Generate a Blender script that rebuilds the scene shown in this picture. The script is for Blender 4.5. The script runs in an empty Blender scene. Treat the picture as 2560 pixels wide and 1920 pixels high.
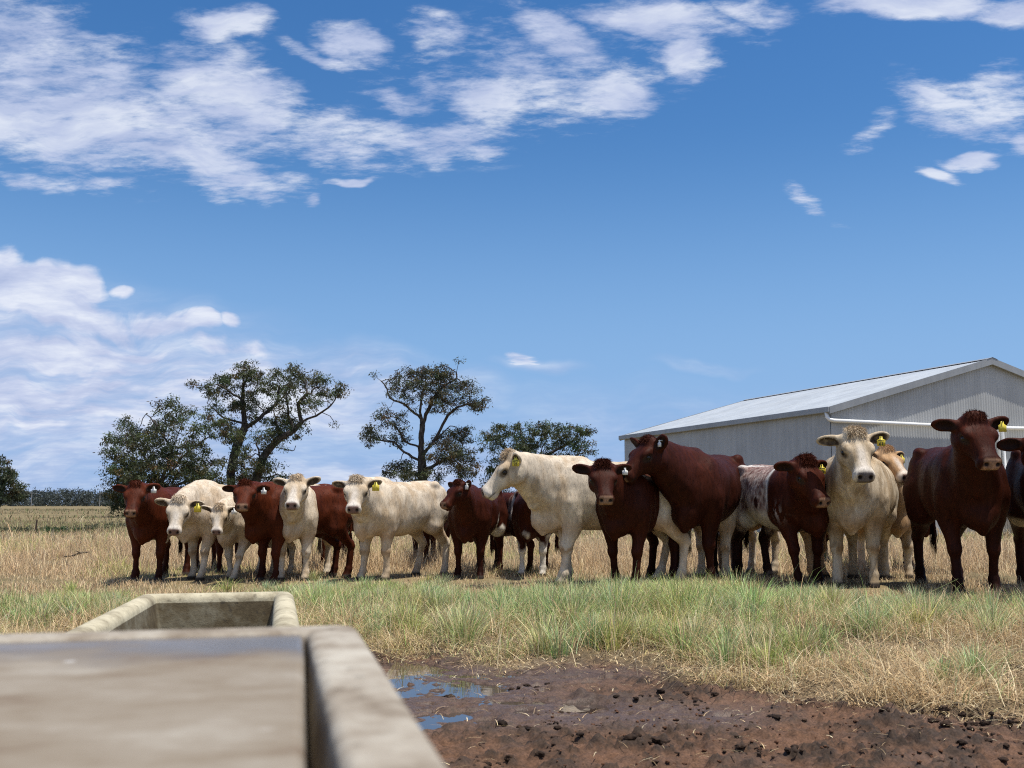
import bpy, math, random
import numpy as np
from mathutils import Vector, Matrix
R = math.radians
rng = np.random.default_rng(7)
random.seed(7)
scene = bpy.context.scene
C = scene.collection

# ------------------------------------------------------------------ camera, sky, sun, exposure
FPX, HORIZ, CAMZ = 2590.0, 1261.0, 0.80          # focal length and horizon of the photograph in its pixels
PITCH = math.atan((HORIZ - 960) / FPX)
cam = bpy.data.cameras.new('camera'); camo = bpy.data.objects.new('camera', cam); C.objects.link(camo)
cam.sensor_width = 36; cam.lens = 36 * FPX / 2560
cam.clip_start = 0.02; cam.clip_end = 6000
camo.location = (0, 0, CAMZ); camo.rotation_euler = (math.pi / 2 + PITCH, 0, 0)
cam.dof.use_dof = True; cam.dof.focus_distance = 10.2; cam.dof.aperture_fstop = 8.5
scene.camera = camo
scene.view_settings.view_transform = 'Standard'; scene.view_settings.look = 'None'
scene.view_settings.exposure = 0.18; scene.view_settings.gamma = 1.0
scene.cycles.use_denoising = False; scene.cycles.filter_width = 1.1; scene.cycles.max_bounces = 6; scene.cycles.transparent_max_bounces = 6
SUN_EL, SUN_AZ = 73.0, 108.0                      # azimuth clockwise from north (+Y)
sl = bpy.data.lights.new('sun', 'SUN'); so = bpy.data.objects.new('sun', sl); C.objects.link(so)
sl.energy = 4.6; sl.angle = R(0.53); sl.color = (1.0, 0.95, 0.87)
sdir = Vector((math.cos(R(SUN_EL)) * math.sin(R(SUN_AZ)), math.cos(R(SUN_EL)) * math.cos(R(SUN_AZ)), math.sin(R(SUN_EL))))
so.rotation_euler = sdir.to_track_quat('Z', 'Y').to_euler(); so.location = sdir * 50

def ray(px, py):
    a = np.array([px - 1280.0, FPX, 960.0 - py]); c, s = math.cos(PITCH), math.sin(PITCH)
    d = np.array([a[0], a[1] * c - a[2] * s, a[1] * s + a[2] * c]); return d / np.linalg.norm(d)
def ground(px, py, z=0.0):
    d = ray(px, py); t = (z - CAMZ) / d[2]; return np.array([d[0] * t, d[1] * t, z])
def at(px, py, Y):
    d = ray(px, py); t = Y / d[1]; return np.array([d[0] * t, Y, CAMZ + d[2] * t])
def project(P):
    P = np.asarray(P, float); c, s = math.cos(PITCH), math.sin(PITCH)
    y, z = P[..., 1], P[..., 2] - CAMZ
    f = y * c + z * s; u = -y * s + z * c
    f = np.where(np.abs(f) < 1e-6, 1e-6, f)
    return 1280 + FPX * P[..., 0] / f, 960 - FPX * u / f, f

# ------------------------------------------------------------------ node helper
class NT:
    def __init__(s, tree): s.t = tree; s.n = tree.nodes; s.l = tree.links
    def new(s, typ, **kw):
        n = s.n.new(typ)
        for k, v in kw.items():
            if k == 'ins':
                for i, val in v.items():
                    if hasattr(val, 'is_linked') or isinstance(val, bpy.types.NodeSocket): s.l.new(val, n.inputs[i])
                    else: n.inputs[i].default_value = val
            else: setattr(n, k, v)
        return n
    def math(s, op, a, b=None, c=None, clamp=False):
        n = s.n.new('ShaderNodeMath'); n.operation = op; n.use_clamp = clamp
        for i, v in enumerate((a, b, c)):
            if v is None: continue
            if isinstance(v, bpy.types.NodeSocket): s.l.new(v, n.inputs[i])
            else: n.inputs[i].default_value = v
        return n.outputs[0]
    def vmath(s, op, a, b=None, scale=None):
        n = s.n.new('ShaderNodeVectorMath'); n.operation = op
        for i, v in enumerate((a, b)):
            if v is None: continue
            if isinstance(v, bpy.types.NodeSocket): s.l.new(v, n.inputs[i])
            else: n.inputs[i].default_value = v
        if scale is not None:
            if isinstance(scale, bpy.types.NodeSocket): s.l.new(scale, n.inputs['Scale'])
            else: n.inputs['Scale'].default_value = scale
        return n.outputs['Value'] if op in ('LENGTH', 'DOT_PRODUCT', 'DISTANCE') else n.outputs[0]
    def noise(s, vec, scale, detail=4, rough=.55, dist=0, dims='3D'):
        n = s.n.new('ShaderNodeTexNoise'); n.noise_dimensions = dims
        if vec is not None: s.l.new(vec, n.inputs['Vector'])
        n.inputs['Scale'].default_value = scale; n.inputs['Detail'].default_value = detail
        n.inputs['Roughness'].default_value = rough; n.inputs['Distortion'].default_value = dist
        return n.outputs['Fac']
    def ramp(s, fac, stops):
        n = s.n.new('ShaderNodeValToRGB'); s.l.new(fac, n.inputs[0]); e = n.color_ramp.elements
        while len(e) > 1: e.remove(e[-1])
        e[0].position = stops[0][0]; e[0].color = (*stops[0][1], 1)
        for p, c in stops[1:]: x = e.new(p); x.color = (*c, 1)
        return n.outputs[0]
    def mix(s, fac, a, b, blend='MIX'):
        n = s.n.new('ShaderNodeMix'); n.data_type = 'RGBA'; n.blend_type = blend
        for i, v in ((0, fac), (6, a), (7, b)):
            if isinstance(v, bpy.types.NodeSocket): s.l.new(v, n.inputs[i])
            elif i: n.inputs[i].default_value = (*v, 1)
            else: n.inputs[i].default_value = v
        return n.outputs[2]
    def smooth(s, v, lo, hi, a=0.0, b=1.0):
        n = s.n.new('ShaderNodeMapRange'); n.interpolation_type = 'SMOOTHSTEP'
        s.l.new(v, n.inputs[0])
        for i, x in ((1, lo), (2, hi), (3, a), (4, b)): n.inputs[i].default_value = x
        return n.outputs[0]

# ------------------------------------------------------------------ world: sky and clouds by direction
w = bpy.data.worlds.new('World'); scene.world = w; w.use_nodes = True
T = NT(w.node_tree); T.n.clear()
sky = T.new('ShaderNodeTexSky', sky_type='NISHITA'); sky.sun_disc = False
sky.sun_elevation = R(SUN_EL); sky.sun_rotation = R(SUN_AZ)
sky.altitude = 250; sky.air_density = 1.15; sky.dust_density = 0.25; sky.ozone_density = 3.5
hs_ = T.new('ShaderNodeHueSaturation'); T.l.new(sky.outputs[0], hs_.inputs['Color']); hs_.inputs['Saturation'].default_value = 1.30; hs_.inputs['Hue'].default_value = .505
bg1 = T.new('ShaderNodeBackground'); T.l.new(hs_.outputs[0], bg1.inputs[0]); bg1.inputs[1].default_value = 0.104
tc = T.new('ShaderNodeTexCoord'); D = T.vmath('NORMALIZE', tc.outputs['Generated'])
sx = T.new('ShaderNodeSeparateXYZ'); T.l.new(D, sx.inputs[0]); dx, dy, dz = sx.outputs
zz = T.math('ADD', T.math('MAXIMUM', dz, 0.0), 0.10)
cp = T.new('ShaderNodeCombineXYZ'); T.l.new(T.math('DIVIDE', dx, zz), cp.inputs[0]); T.l.new(T.math('DIVIDE', dy, zz), cp.inputs[1])
P = cp.outputs[0]                                   # the cloud layer, seen as a plane overhead
def q_of(px, py):
    d = ray(px, py); return d[0] / d[1], d[2] / d[1]
yy = T.math('MAXIMUM', dy, 0.02)
cq = T.new('ShaderNodeCombineXYZ'); T.l.new(T.math('DIVIDE', dx, yy), cq.inputs[0]); T.l.new(T.math('DIVIDE', dz, yy), cq.inputs[1])
Qraw = cq.outputs[0]
warp = T.new('ShaderNodeTexNoise'); T.l.new(Qraw, warp.inputs['Vector']); warp.inputs['Scale'].default_value = 9; warp.inputs['Detail'].default_value = 3
Q = T.vmath('ADD', Qraw, T.vmath('SCALE', T.vmath('SUBTRACT', warp.outputs['Color'], (.5, .5, .5)), scale=0.075))
def blob(px, py, rx, ry, rot, wt):                  # one bank of cloud: a soft region of the sky
    qx, qy = q_of(px, py)
    m = T.new('ShaderNodeMapping', vector_type='TEXTURE'); T.l.new(Q, m.inputs[0])
    m.inputs['Location'].default_value = (qx, qy, 0); m.inputs['Rotation'].default_value = (0, 0, R(-rot))
    m.inputs['Scale'].default_value = (rx / FPX, ry / FPX, 1)
    return T.math('MULTIPLY', T.smooth(T.vmath('LENGTH', m.outputs[0]), 1.25, 0.15), wt)
high = [(100, 130, 450, 180, 10, .78), (220, 290, 620, 170, 12, .98), (480, 400, 420, 85, 10, .92), (560, 230, 300, 170, 20, .88), (560, 45, 170, 60, 5, .88), (120, 440, 330, 36, 12, .62),
        (860, 330, 230, 110, 20, .66), (880, 95, 130, 60, 20, .80), (830, 130, 150, 26, 12, .75), (1090, 80, 150, 70, 20, .66), (1010, 240, 110, 50, 15, .78), (1230, 260, 170, 80, 0, .92), (1080, 330, 330, 70, -5, .80), (1400, 110, 200, 110, 25, .95),
        (1730, 130, 110, 85, 30, .98), (1540, 240, 170, 85, -5, 1.0), (1640, 40, 330, 60, 8, .92), (1900, 20, 160, 45, 0, .7), (2290, 0, 300, 60, 0, 1.05), (2520, 20, 150, 65, 0, .95),
        (1330, 190, 560, 220, -8, .55), (2400, 290, 260, 100, 20, .66), (2490, 240, 150, 110, 0, .70), (2330, 250, 90, 34, 10, .85), (2430, 405, 95, 24, 0, 1.1), (2345, 432, 60, 22, 15, .95), (2190, 330, 110, 50, -20, .52), (2560, 360, 60, 40, 0, .9),
        (890, 445, 95, 20, 4, 1.0), (780, 490, 46, 34, 0, .78), (2025, 530, 130, 34, 36, .50), (1310, 900, 60, 34, 10, .85)]
low = [(40, 690, 250, 80, 10, 1.0), (10, 640, 110, 60, 0, .95), (160, 700, 120, 60, 10, 1.0), (180, 790, 420, 70, 10, 1.0), (520, 815, 90, 45, 8, 1.05), (606, 815, 50, 44, 0, 1.0), (305, 715, 60, 24, 0, .75), (420, 805, 180, 60, 10, .95), (60, 880, 420, 60, 4, .95), (330, 870, 200, 36, 4, .9), (560, 880, 300, 50, 12, .7)]
def total(bl):
    acc = None
    for b in bl:
        v = blob(*b); acc = v if acc is None else T.math('MAXIMUM', acc, v)
    return acc
front = T.smooth(dy, 0.05, 0.35)
mp = T.new('ShaderNodeMapping'); T.l.new(P, mp.inputs[0]); mp.inputs['Rotation'].default_value = (0, 0, R(30)); mp.inputs['Scale'].default_value = (1.0, 1.2, 1)
n1 = T.noise(mp.outputs[0], 4.0, 10, .60, .15)
mp2 = T.new('ShaderNodeMapping'); T.l.new(P, mp2.inputs[0]); mp2.inputs['Rotation'].default_value = (0, 0, R(52)); mp2.inputs['Scale'].default_value = (1.0, 2.0, 1)
n2 = T.noise(mp2.outputs[0], 11.0, 9, .68, .12)
nn = T.math('ADD', T.math('MULTIPLY', n1, .44), T.math('MULTIPLY', n2, .56))
hm = T.math('MULTIPLY', total(high), front)
back = T.math('MULTIPLY', T.math('SUBTRACT', 1.0, front), .6)
hm = T.math('ADD', hm, back)
hd = T.smooth(T.math('SUBTRACT', T.math('ADD', nn, T.math('MULTIPLY', hm, .34)), .66), -.095, .18)
hd = T.math('MULTIPLY', hd, T.math('MULTIPLY', T.smooth(hm, .03, .25), .90))
# low cumulus bank on the left and thin veil over the horizon
mq = T.new('ShaderNodeMapping'); T.l.new(Q, mq.inputs[0]); mq.inputs['Scale'].default_value = (1, 2.0, 1); mq.inputs['Rotation'].default_value = (0, 0, R(5))
n3 = T.noise(mq.outputs[0], 9, 10, .56, .2)
lm = T.math('MULTIPLY', total(low), front)
ld = T.smooth(T.math('SUBTRACT', T.math('ADD', n3, T.math('MULTIPLY', lm, .40)), .70), -.06, .15)
ld = T.math('MULTIPLY', ld, T.smooth(lm, .03, .2))
mv = T.new('ShaderNodeMapping'); T.l.new(Q, mv.inputs[0]); mv.inputs['Scale'].default_value = (1, 5.0, 1); mv.inputs['Rotation'].default_value = (0, 0, R(4))
n4 = T.noise(mv.outputs[0], 7, 9, .60, .12)
veil = T.math('MULTIPLY', total([(-40, 930, 900, 260, 6, 1.5), (560, 980, 560, 130, 8, 1.25), (900, 960, 420, 90, 8, .8), (1500, 1080, 700, 120, 0, .30), (250, 1130, 900, 150, 0, .75), (1350, 920, 130, 26, 3, .45), (1750, 920, 150, 20, 0, .3), (1500, 1190, 1500, 95, 0, .95)]), front)
vd = T.math('MINIMUM', T.math('MULTIPLY', veil, T.smooth(n4, .30, .64, .30, 1.0)), 1.0)
dens = T.math('MAXIMUM', T.math('MAXIMUM', hd, ld), vd)
hzn = T.smooth(dz, .36, .02, 0.0, .92)
dens = T.math('MULTIPLY', dens, .95)
sh2 = T.math('ADD', T.math('ADD', T.math('MULTIPLY', n4, .35), T.math('MULTIPLY', n3, .35)), T.math('MULTIPLY', n1, .30))
ccol = T.ramp(sh2, [(.40, (.42, .49, .71)), (.49, (.56, .62, .81)), (.58, (.78, .82, .92))])
bg2 = T.new('ShaderNodeBackground'); T.l.new(ccol, bg2.inputs[0]); bg2.inputs[1].default_value = 0.92
ms = T.new('ShaderNodeMixShader'); T.l.new(dens, ms.inputs[0]); T.l.new(bg1.outputs[0], ms.inputs[1]); T.l.new(bg2.outputs[0], ms.inputs[2])
bg3 = T.new('ShaderNodeBackground'); bg3.inputs[0].default_value = (.235, .42, .755, 1); bg3.inputs[1].default_value = 0.92
ms0 = T.new('ShaderNodeMixShader'); T.l.new(hzn, ms0.inputs[0]); T.l.new(bg1.outputs[0], ms0.inputs[1]); T.l.new(bg3.outputs[0], ms0.inputs[2]); T.l.new(ms0.outputs[0], ms.inputs[1])
wo = T.new('ShaderNodeOutputWorld'); T.l.new(ms.outputs[0], wo.inputs[0])
try: w.cycles.sampling_method = 'MANUAL'; w.cycles.sample_map_resolution = 512
except Exception: pass

# ------------------------------------------------------------------ object helpers
def tag(o, label, cat=None, group=None, kind=None):
    if label: o['label'] = label
    if cat: o['category'] = cat
    if group: o['group'] = group
    if kind: o['kind'] = kind
    return o
def empty(name, loc, rz=0.0):
    o = bpy.data.objects.new(name, None); C.objects.link(o); o.location = loc; o.rotation_euler = (0, 0, rz); o.empty_display_size = .2
    return o
def link(name, me, parent=None, mat=None, loc=None):
    o = bpy.data.objects.new(name, me); C.objects.link(o)
    if parent is not None: o.parent = parent
    if mat is not None: me.materials.append(mat)
    if loc is not None: o.location = loc
    return o
def npmesh(name, verts, loops, totals, smooth=False, col=None, attrs=None):
    me = bpy.data.meshes.new(name)
    verts = np.ascontiguousarray(verts, np.float32); loops = np.ascontiguousarray(loops, np.int32).ravel()
    totals = np.ascontiguousarray(totals, np.int32)
    me.vertices.add(len(verts)); me.vertices.foreach_set('co', verts.ravel())
    me.loops.add(len(loops)); me.loops.foreach_set('vertex_index', loops)
    me.polygons.add(len(totals)); st = np.zeros(len(totals), np.int32); st[1:] = np.cumsum(totals)[:-1]
    me.polygons.foreach_set('loop_start', st); me.polygons.foreach_set('loop_total', totals)
    if smooth: me.polygons.foreach_set('use_smooth', np.ones(len(totals), bool))
    me.update(calc_edges=True)
    if col is not None:
        a = me.attributes.new('col', 'FLOAT_COLOR', 'POINT'); c4 = np.ones((len(verts), 4), np.float32); c4[:, :3] = col
        a.data.foreach_set('color', c4.ravel())
    for k, v in (attrs or {}).items():
        a = me.attributes.new(k, 'FLOAT', 'POINT'); a.data.foreach_set('value', np.ascontiguousarray(v, np.float32))
    return me
def quads(name, verts, faces, **kw):
    f = [x for x in faces]; return npmesh(name, verts, np.concatenate([np.asarray(x) for x in f]), [len(x) for x in f], **kw)
class MB:                                            # collects simple solids into one mesh
    def __init__(s): s.v = []; s.f = []
    def add(s, vs, fs):
        k = len(s.v); s.v += [tuple(map(float, p)) for p in vs]; s.f += [[i + k for i in f] for f in fs]
    def box(s, lo, hi, M=None):
        (a, b, c), (d, e, f) = lo, hi
        vs = [(a, b, c), (d, b, c), (d, e, c), (a, e, c), (a, b, f), (d, b, f), (d, e, f), (a, e, f)]
        if M is not None: vs = [tuple(M @ Vector(p)) for p in vs]
        s.add(vs, [(3, 2, 1, 0), (4, 5, 6, 7), (0, 1, 5, 4), (1, 2, 6, 5), (2, 3, 7, 6), (3, 0, 4, 7)])
    def tube(s, pts, rad, n=10, cap=True):
        pts = [Vector(p) for p in pts]; rad = rad if hasattr(rad, '__len__') else [rad] * len(pts)
        base = len(s.v); ref = None
        for i, p in enumerate(pts):
            t = (pts[min(i + 1, len(pts) - 1)] - pts[max(i - 1, 0)]).normalized()
            if ref is None: ref = Vector((0, 0, 1)) if abs(t.z) < .9 else Vector((1, 0, 0))
            a = t.cross(ref).normalized(); b = a.cross(t).normalized(); ref = b
            for k in range(n):
                g = 2 * math.pi * k / n; s.v.append(tuple(p + (a * math.cos(g) + b * math.sin(g)) * rad[i]))
        for i in range(len(pts) - 1):
            for k in range(n):
                k2 = (k + 1) % n; o = base + i * n
                s.f.append([o + k, o + n + k, o + n + k2, o + k2])
        if cap:
            s.f.append([base + k for k in range(n)]); e = base + (len(pts) - 1) * n; s.f.append([e + k for k in reversed(range(n))])
    def build(s, name, mat, parent=None, smooth=False, bevel=0, loc=None):
        me = bpy.data.meshes.new(name); me.from_pydata(s.v, [], s.f); me.update()
        if smooth: me.polygons.foreach_set('use_smooth', [True] * len(me.polygons))
        o = link(name, me, parent, mat, loc)
        if bevel:
            m = o.modifiers.new('b', 'BEVEL'); m.width = bevel; m.segments = 3; m.limit_method = 'ANGLE'
        return o

def principled(name, rough=.8, color=None, metallic=0.0, spec=None):
    m = bpy.data.materials.new(name); m.use_nodes = True; t = NT(m.node_tree); b = t.n['Principled BSDF']
    b.inputs['Roughness'].default_value = rough; b.inputs['Metallic'].default_value = metallic
    if color: b.inputs['Base Color'].default_value = (*color, 1)
    if spec is not None: b.inputs['Specular IOR Level'].default_value = spec
    return m, t, b
def bump(t, b, h, strength=.3, dist=.01):
    n = t.new('ShaderNodeBump'); t.l.new(h, n.inputs['Height']); n.inputs['Strength'].default_value = strength; n.inputs['Distance'].default_value = dist
    t.l.new(n.outputs[0], b.inputs['Normal']); return n
def attr_mat(name, rough=.8, transl=0.0, noise_amt=0.0, nscale=30, spec=.2):
    m, t, b = principled(name, rough, spec=spec)
    a = t.new('ShaderNodeAttribute', attribute_name='col'); c = a.outputs['Color']
    if noise_amt:
        g = t.new('ShaderNodeNewGeometry'); f = t.noise(g.outputs['Position'], nscale, 4)
        c = t.mix(1.0, c, t.ramp(f, [(.3, (1 - noise_amt,) * 3), (.7, (1 + noise_amt,) * 3)]), 'MULTIPLY')
    t.l.new(c, b.inputs['Base Color'])
    if transl:
        tr = t.new('ShaderNodeBsdfTranslucent'); t.l.new(c, tr.inputs[0]); mx = t.new('ShaderNodeMixShader'); mx.inputs[0].default_value = transl
        t.l.new(b.outputs[0], mx.inputs[1]); t.l.new(tr.outputs[0], mx.inputs[2]); t.l.new(mx.outputs[0], t.n['Material Output'].inputs[0])
    return m

# ------------------------------------------------------------------ numpy noise
def _h(ix, iy, iz, seed):
    n = (ix.astype(np.uint32) * np.uint32(374761393) + iy.astype(np.uint32) * np.uint32(668265263) + iz.astype(np.uint32) * np.uint32(2147483647 - 58) + np.uint32((seed * 974711 + 13) & 0xffffffff))
    n = (n ^ (n >> np.uint32(13))) * np.uint32(1274126177); n = n ^ (n >> np.uint32(16))
    return (n & np.uint32(0xffffff)).astype(np.float32) / 16777215.0
def vnoise(p, seed=0):
    p = np.asarray(p, np.float32); f = np.floor(p); i = f.astype(np.int64); t = p - f; t = t * t * (3 - 2 * t)
    ix, iy, iz = i[..., 0], i[..., 1], i[..., 2]; r = 0
    with np.errstate(over='ignore'):
        for a in (0, 1):
            wx = t[..., 0] if a else 1 - t[..., 0]
            for b in (0, 1):
                wy = t[..., 1] if b else 1 - t[..., 1]
                for c in (0, 1):
                    wz = t[..., 2] if c else 1 - t[..., 2]
                    r = r + wx * wy * wz * _h(ix + a, iy + b, iz + c, seed)
    return r
def fbm(p, seed=0, octv=4, gain=.5):
    p = np.asarray(p, np.float32); s = 0; a = 1.0; tot = 0
    for k in range(octv): s = s + a * vnoise(p * (2 ** k), seed + k * 17); tot += a; a *= gain
    return s / tot
def p3(x, y, z=None):
    return np.stack([x, y, np.zeros_like(x) if z is None else z], -1)
# ------------------------------------------------------------------ ground: paddock sheet and the modelled muddy patch
def mat_field():
    m, t, b = principled('paddock_soil', .95, spec=.1)
    g = t.new('ShaderNodeNewGeometry'); p = g.outputs['Position']
    mp = t.new('ShaderNodeMapping'); t.l.new(p, mp.inputs[0]); mp.inputs['Scale'].default_value = (.5, 1, 1)
    f1 = t.noise(mp.outputs[0], .16, 6, .62); f2 = t.noise(p, 3.0, 5, .6)
    f = t.math('ADD', t.math('MULTIPLY', f1, .6), t.math('MULTIPLY', f2, .4))
    c = t.ramp(f, [(.34, (.12, .10, .052)), (.47, (.19, .15, .078)), (.58, (.25, .195, .105)), (.68, (.18, .155, .085))])
    t.l.new(c, b.inputs['Base Color']); bump(t, b, t.noise(p, 14, 5), .6, .03); return m
m_field = mat_field()
NEAR = (-2.6, 4.4, 0.9, 7.6)                          # x0, x1, y0, y1 of the modelled patch
def ring(name, x0, x1, y0, y1, z, mat):               # sheet with a hole under the patch
    big = 3000.0; a = .25
    xs = [-big, -300, -60, x0 + a, x1 - a, 60, 300, big]; ys = [-60, -10, y0 + a, y1 - a, 30, 90, 400, big]
    vs = [(x, y, z) for y in ys for x in xs]; fs = []
    for j in range(len(ys) - 1):
        for i in range(len(xs) - 1):
            if i == 3 and j == 2: continue
            k = j * len(xs) + i; fs.append((k, k + 1, k + 1 + len(xs), k + len(xs)))
    return link(name, quads(name, vs, fs), None, mat)
tag(ring('paddock_ground', *NEAR, 0.0, m_field), None, kind='structure')

# mud edge: ground points nearer than this photo line are bare
edge_px = np.array([(0, 2600), (690, 2400), (760, 1600), (860, 1640), (930, 1650), (1000, 1665), (1100, 1665), (1250, 1668), (1400, 1650), (1500, 1640), (1600, 1668), (1720, 1715), (1800, 1745), (1900, 1752), (2000, 1768), (2150, 1770), (2250, 1792), (2400, 1805), (2560, 1812), (3400, 1850)], float)
def bare(x, y):                                       # 0 in grass .. 1 well inside the mud, as metres-like measure in photo rows
    px, py, f = project(p3(x, y)); py = np.where(f > .2, py, 4000)
    e = np.interp(px, edge_px[:, 0], edge_px[:, 1]); e = e + (fbm(p3(x * 1.7, y * 1.7), 5, 4) - .5) * 130 - 8
    return np.clip((py - e) / 60.0, -1, 1)
H = .011
xs = np.arange(NEAR[0], NEAR[1], .0095); ys = np.exp(np.arange(math.log(NEAR[2]), math.log(NEAR[3]), .0026))
GX, GY = np.meshgrid(xs, ys)
gx, gy = GX.ravel(), GY.ravel()
b_ = bare(gx, gy)
n_a = fbm(p3(gx * 3, gy * 3), 11, 3) - .5
n_b = fbm(p3(gx * 14, gy * 14), 12, 4, .6) - .5
n_c = fbm(p3(gx * 45, gy * 45), 13, 3, .6) - .5
lump = np.clip(fbm(p3(gx * 7, gy * 7), 14, 3) - .56, 0, 1); n_d = fbm(p3(gx * 26, gy * 26), 15, 4, .65) - .5; crumb = np.clip(n_d * 2.2 + n_a * .8 - .10, 0, 1)
wetc = np.zeros_like(gx)
for px, py, rx, ry in [(1150, 1720, 320, 60), (1020, 1760, 160, 80), (1400, 1780, 330, 45), (1650, 1790, 260, 35), (1560, 1600, 120, 22), (1250, 1690, 350, 40)]:
    c = ground(px, py); e1 = ground(px + rx, py); e2 = ground(px, py + ry)
    d = np.sqrt(((gx - c[0]) / abs(e1[0] - c[0])) ** 2 + ((gy - c[1]) / abs(e2[1] - c[1])) ** 2)
    wetc = np.maximum(wetc, np.clip(1.5 - d, 0, 1))
wet = np.clip(wetc + (fbm(p3(gx * 4, gy * 4), 21, 3) - .5) * .9, 0, 1) * np.clip(b_ + .8, 0, 1)
dry = 1 - wet
hgt = .020 * n_a + (.022 * dry + .010) * n_b + (.022 * dry + .006) * n_c + .036 * crumb * (.25 + dry) + lump * (.10 * dry + .035) * (.6 + n_b)
# hoof prints
hr = np.random.default_rng(3)
for k in range(260):
    hx, hy = hr.uniform(-.3, 3.2), hr.uniform(1.8, 5.4); a = hr.uniform(0, 6.28); s = hr.uniform(.045, .065)
    i0, i1 = np.searchsorted(ys, [hy - .16, hy + .16]); j0, j1 = np.searchsorted(xs, [hx - .16, hx + .16])
    if i1 <= i0 or j1 <= j0: continue
    X = GX[i0:i1, j0:j1] - hx; Y = GY[i0:i1, j0:j1] - hy
    u = (X * math.cos(a) + Y * math.sin(a)) / s; v = (-X * math.sin(a) + Y * math.cos(a)) / (s * .75); d = u * u + v * v
    hv = hgt.reshape(GX.shape); hv[i0:i1, j0:j1] += hr.uniform(.4, 1) * (-.016 * np.exp(-d * 1.1) + .008 * np.exp(-(np.sqrt(d) - 1.5) ** 2 * 5))
# puddle hollows
pud = np.zeros_like(gx)
for px, py, rx, ry, dep in [(1155, 1722, 130, 20, 1.0), (1020, 1672, 110, 16, .9), (1000, 1705, 60, 14, .9), (1010, 1735, 50, 12, .8), (1130, 1795, 60, 12, .8), (1065, 1815, 45, 12, .8),
                            (1455, 1768, 70, 13, .9), (1300, 1782, 60, 9, .7), (1590, 1598, 100, 12, .8), (1290, 1755, 160, 8, .5), (1230, 1690, 120, 8, .5), (1700, 1795, 120, 8, .4), (985, 1660, 90, 12, .7)]:
    c = ground(px, py); e1 = ground(px + rx, py); e2 = ground(px, py + ry)
    d2 = ((gx - c[0]) / abs(e1[0] - c[0])) ** 2 + ((gy - c[1]) / abs(e2[1] - c[1])) ** 2
    pud = np.maximum(pud, dep * np.exp(-d2 * 1.1))
pud *= np.clip(-.15 + 2.3 * fbm(p3(gx * 20, gy * 34), 44, 4), 0, 1.3)
glint = np.clip(fbm(p3(gx * 9, gy * 22), 45, 4) - .60, 0, .2) * 5 * np.clip(wetc * 1.3 - .4, 0, 1)
hgt = hgt * (1 - .6 * np.clip(pud, 0, 1)) - .050 * pud - .032 * glint
inside = np.clip(np.minimum.reduce([gx - NEAR[0], NEAR[1] - gx, gy - NEAR[2], NEAR[3] - gy]) / .45, 0, 1)
hgt = (hgt + .004) * inside - .05 * (1 - inside) ** 2 + .006 * inside
colr = np.empty((len(gx), 3))
red = np.array([.122, .064, .036]); dark = np.array([.042, .027, .018]); wetcol = np.array([.092, .059, .041]); straw_s = np.array([.17, .125, .065])
mixd = np.clip((n_b * 1.6 + n_a * 1.0 + .30 + lump * 1.5 + crumb * 2.2), 0, 1)[:, None]
colr = red * (1 - mixd) + dark * mixd
colr = colr * (1 - wet[:, None]) + wetcol * wet[:, None]
gcov = np.clip(.2 - b_ * 2, 0, 1)[:, None]; colr = colr * (1 - .7 * gcov) + straw_s * .7 * gcov
colr *= (.85 + .6 * (n_c[:, None] + .25))
nxm, nym = len(xs), len(ys)
ii = (np.arange(nym - 1)[:, None] * nxm + np.arange(nxm - 1)[None]).ravel()
fq = np.stack([ii, ii + 1, ii + 1 + nxm, ii + nxm], 1)
me = npmesh('muddy_ground', np.stack([gx, gy, hgt], 1), fq, np.full(len(fq), 4), smooth=True, col=colr, attrs={'wet': wet})
def mat_mud():
    m, t, b = principled('mud', .9, spec=.3)
    a = t.new('ShaderNodeAttribute', attribute_name='col'); g = t.new('ShaderNodeNewGeometry'); p = g.outputs['Position']
    c = t.mix(1.0, a.outputs['Color'], t.ramp(t.noise(p, 120, 4), [(.3, (.6,) * 3), (.7, (1.45,) * 3)]), 'MULTIPLY'); t.l.new(c, b.inputs['Base Color'])
    wv = t.new('ShaderNodeAttribute', attribute_name='wet')
    r = t.math('MULTIPLY_ADD', wv.outputs['Fac'], -.52, .92); r2 = t.math('ADD', r, t.math('MULTIPLY', t.math('SUBTRACT', t.noise(p, 25, 3), .5), .3)); t.l.new(r2, b.inputs['Roughness'])
    bump(t, b, t.noise(p, 160, 4, .65), .5, .006); return m
tag(link('muddy_ground', me, None, mat_mud()), None, kind='structure')
def water_mat(name, col, rough):
    m, t, b = principled(name, rough, col, spec=.6); b.inputs['IOR'].default_value = 3.4 if 'puddle' in name else 1.33
    g = t.new('ShaderNodeNewGeometry'); bump(t, b, t.noise(g.outputs['Position'], 9, 2), .04, .01); return m
m_water = water_mat('puddle_water', (.045, .032, .024), .03)
zw = float(np.quantile(hgt[(wetc > .6) & (b_ > .1)], .33))
tag(link('puddle_water', quads('puddle_water', [(-.6, 2.0, zw), (2.4, 2.0, zw), (2.4, 5.6, zw), (-.6, 5.6, zw)], [(0, 1, 2, 3)]), None, m_water), None, kind='structure')

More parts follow.
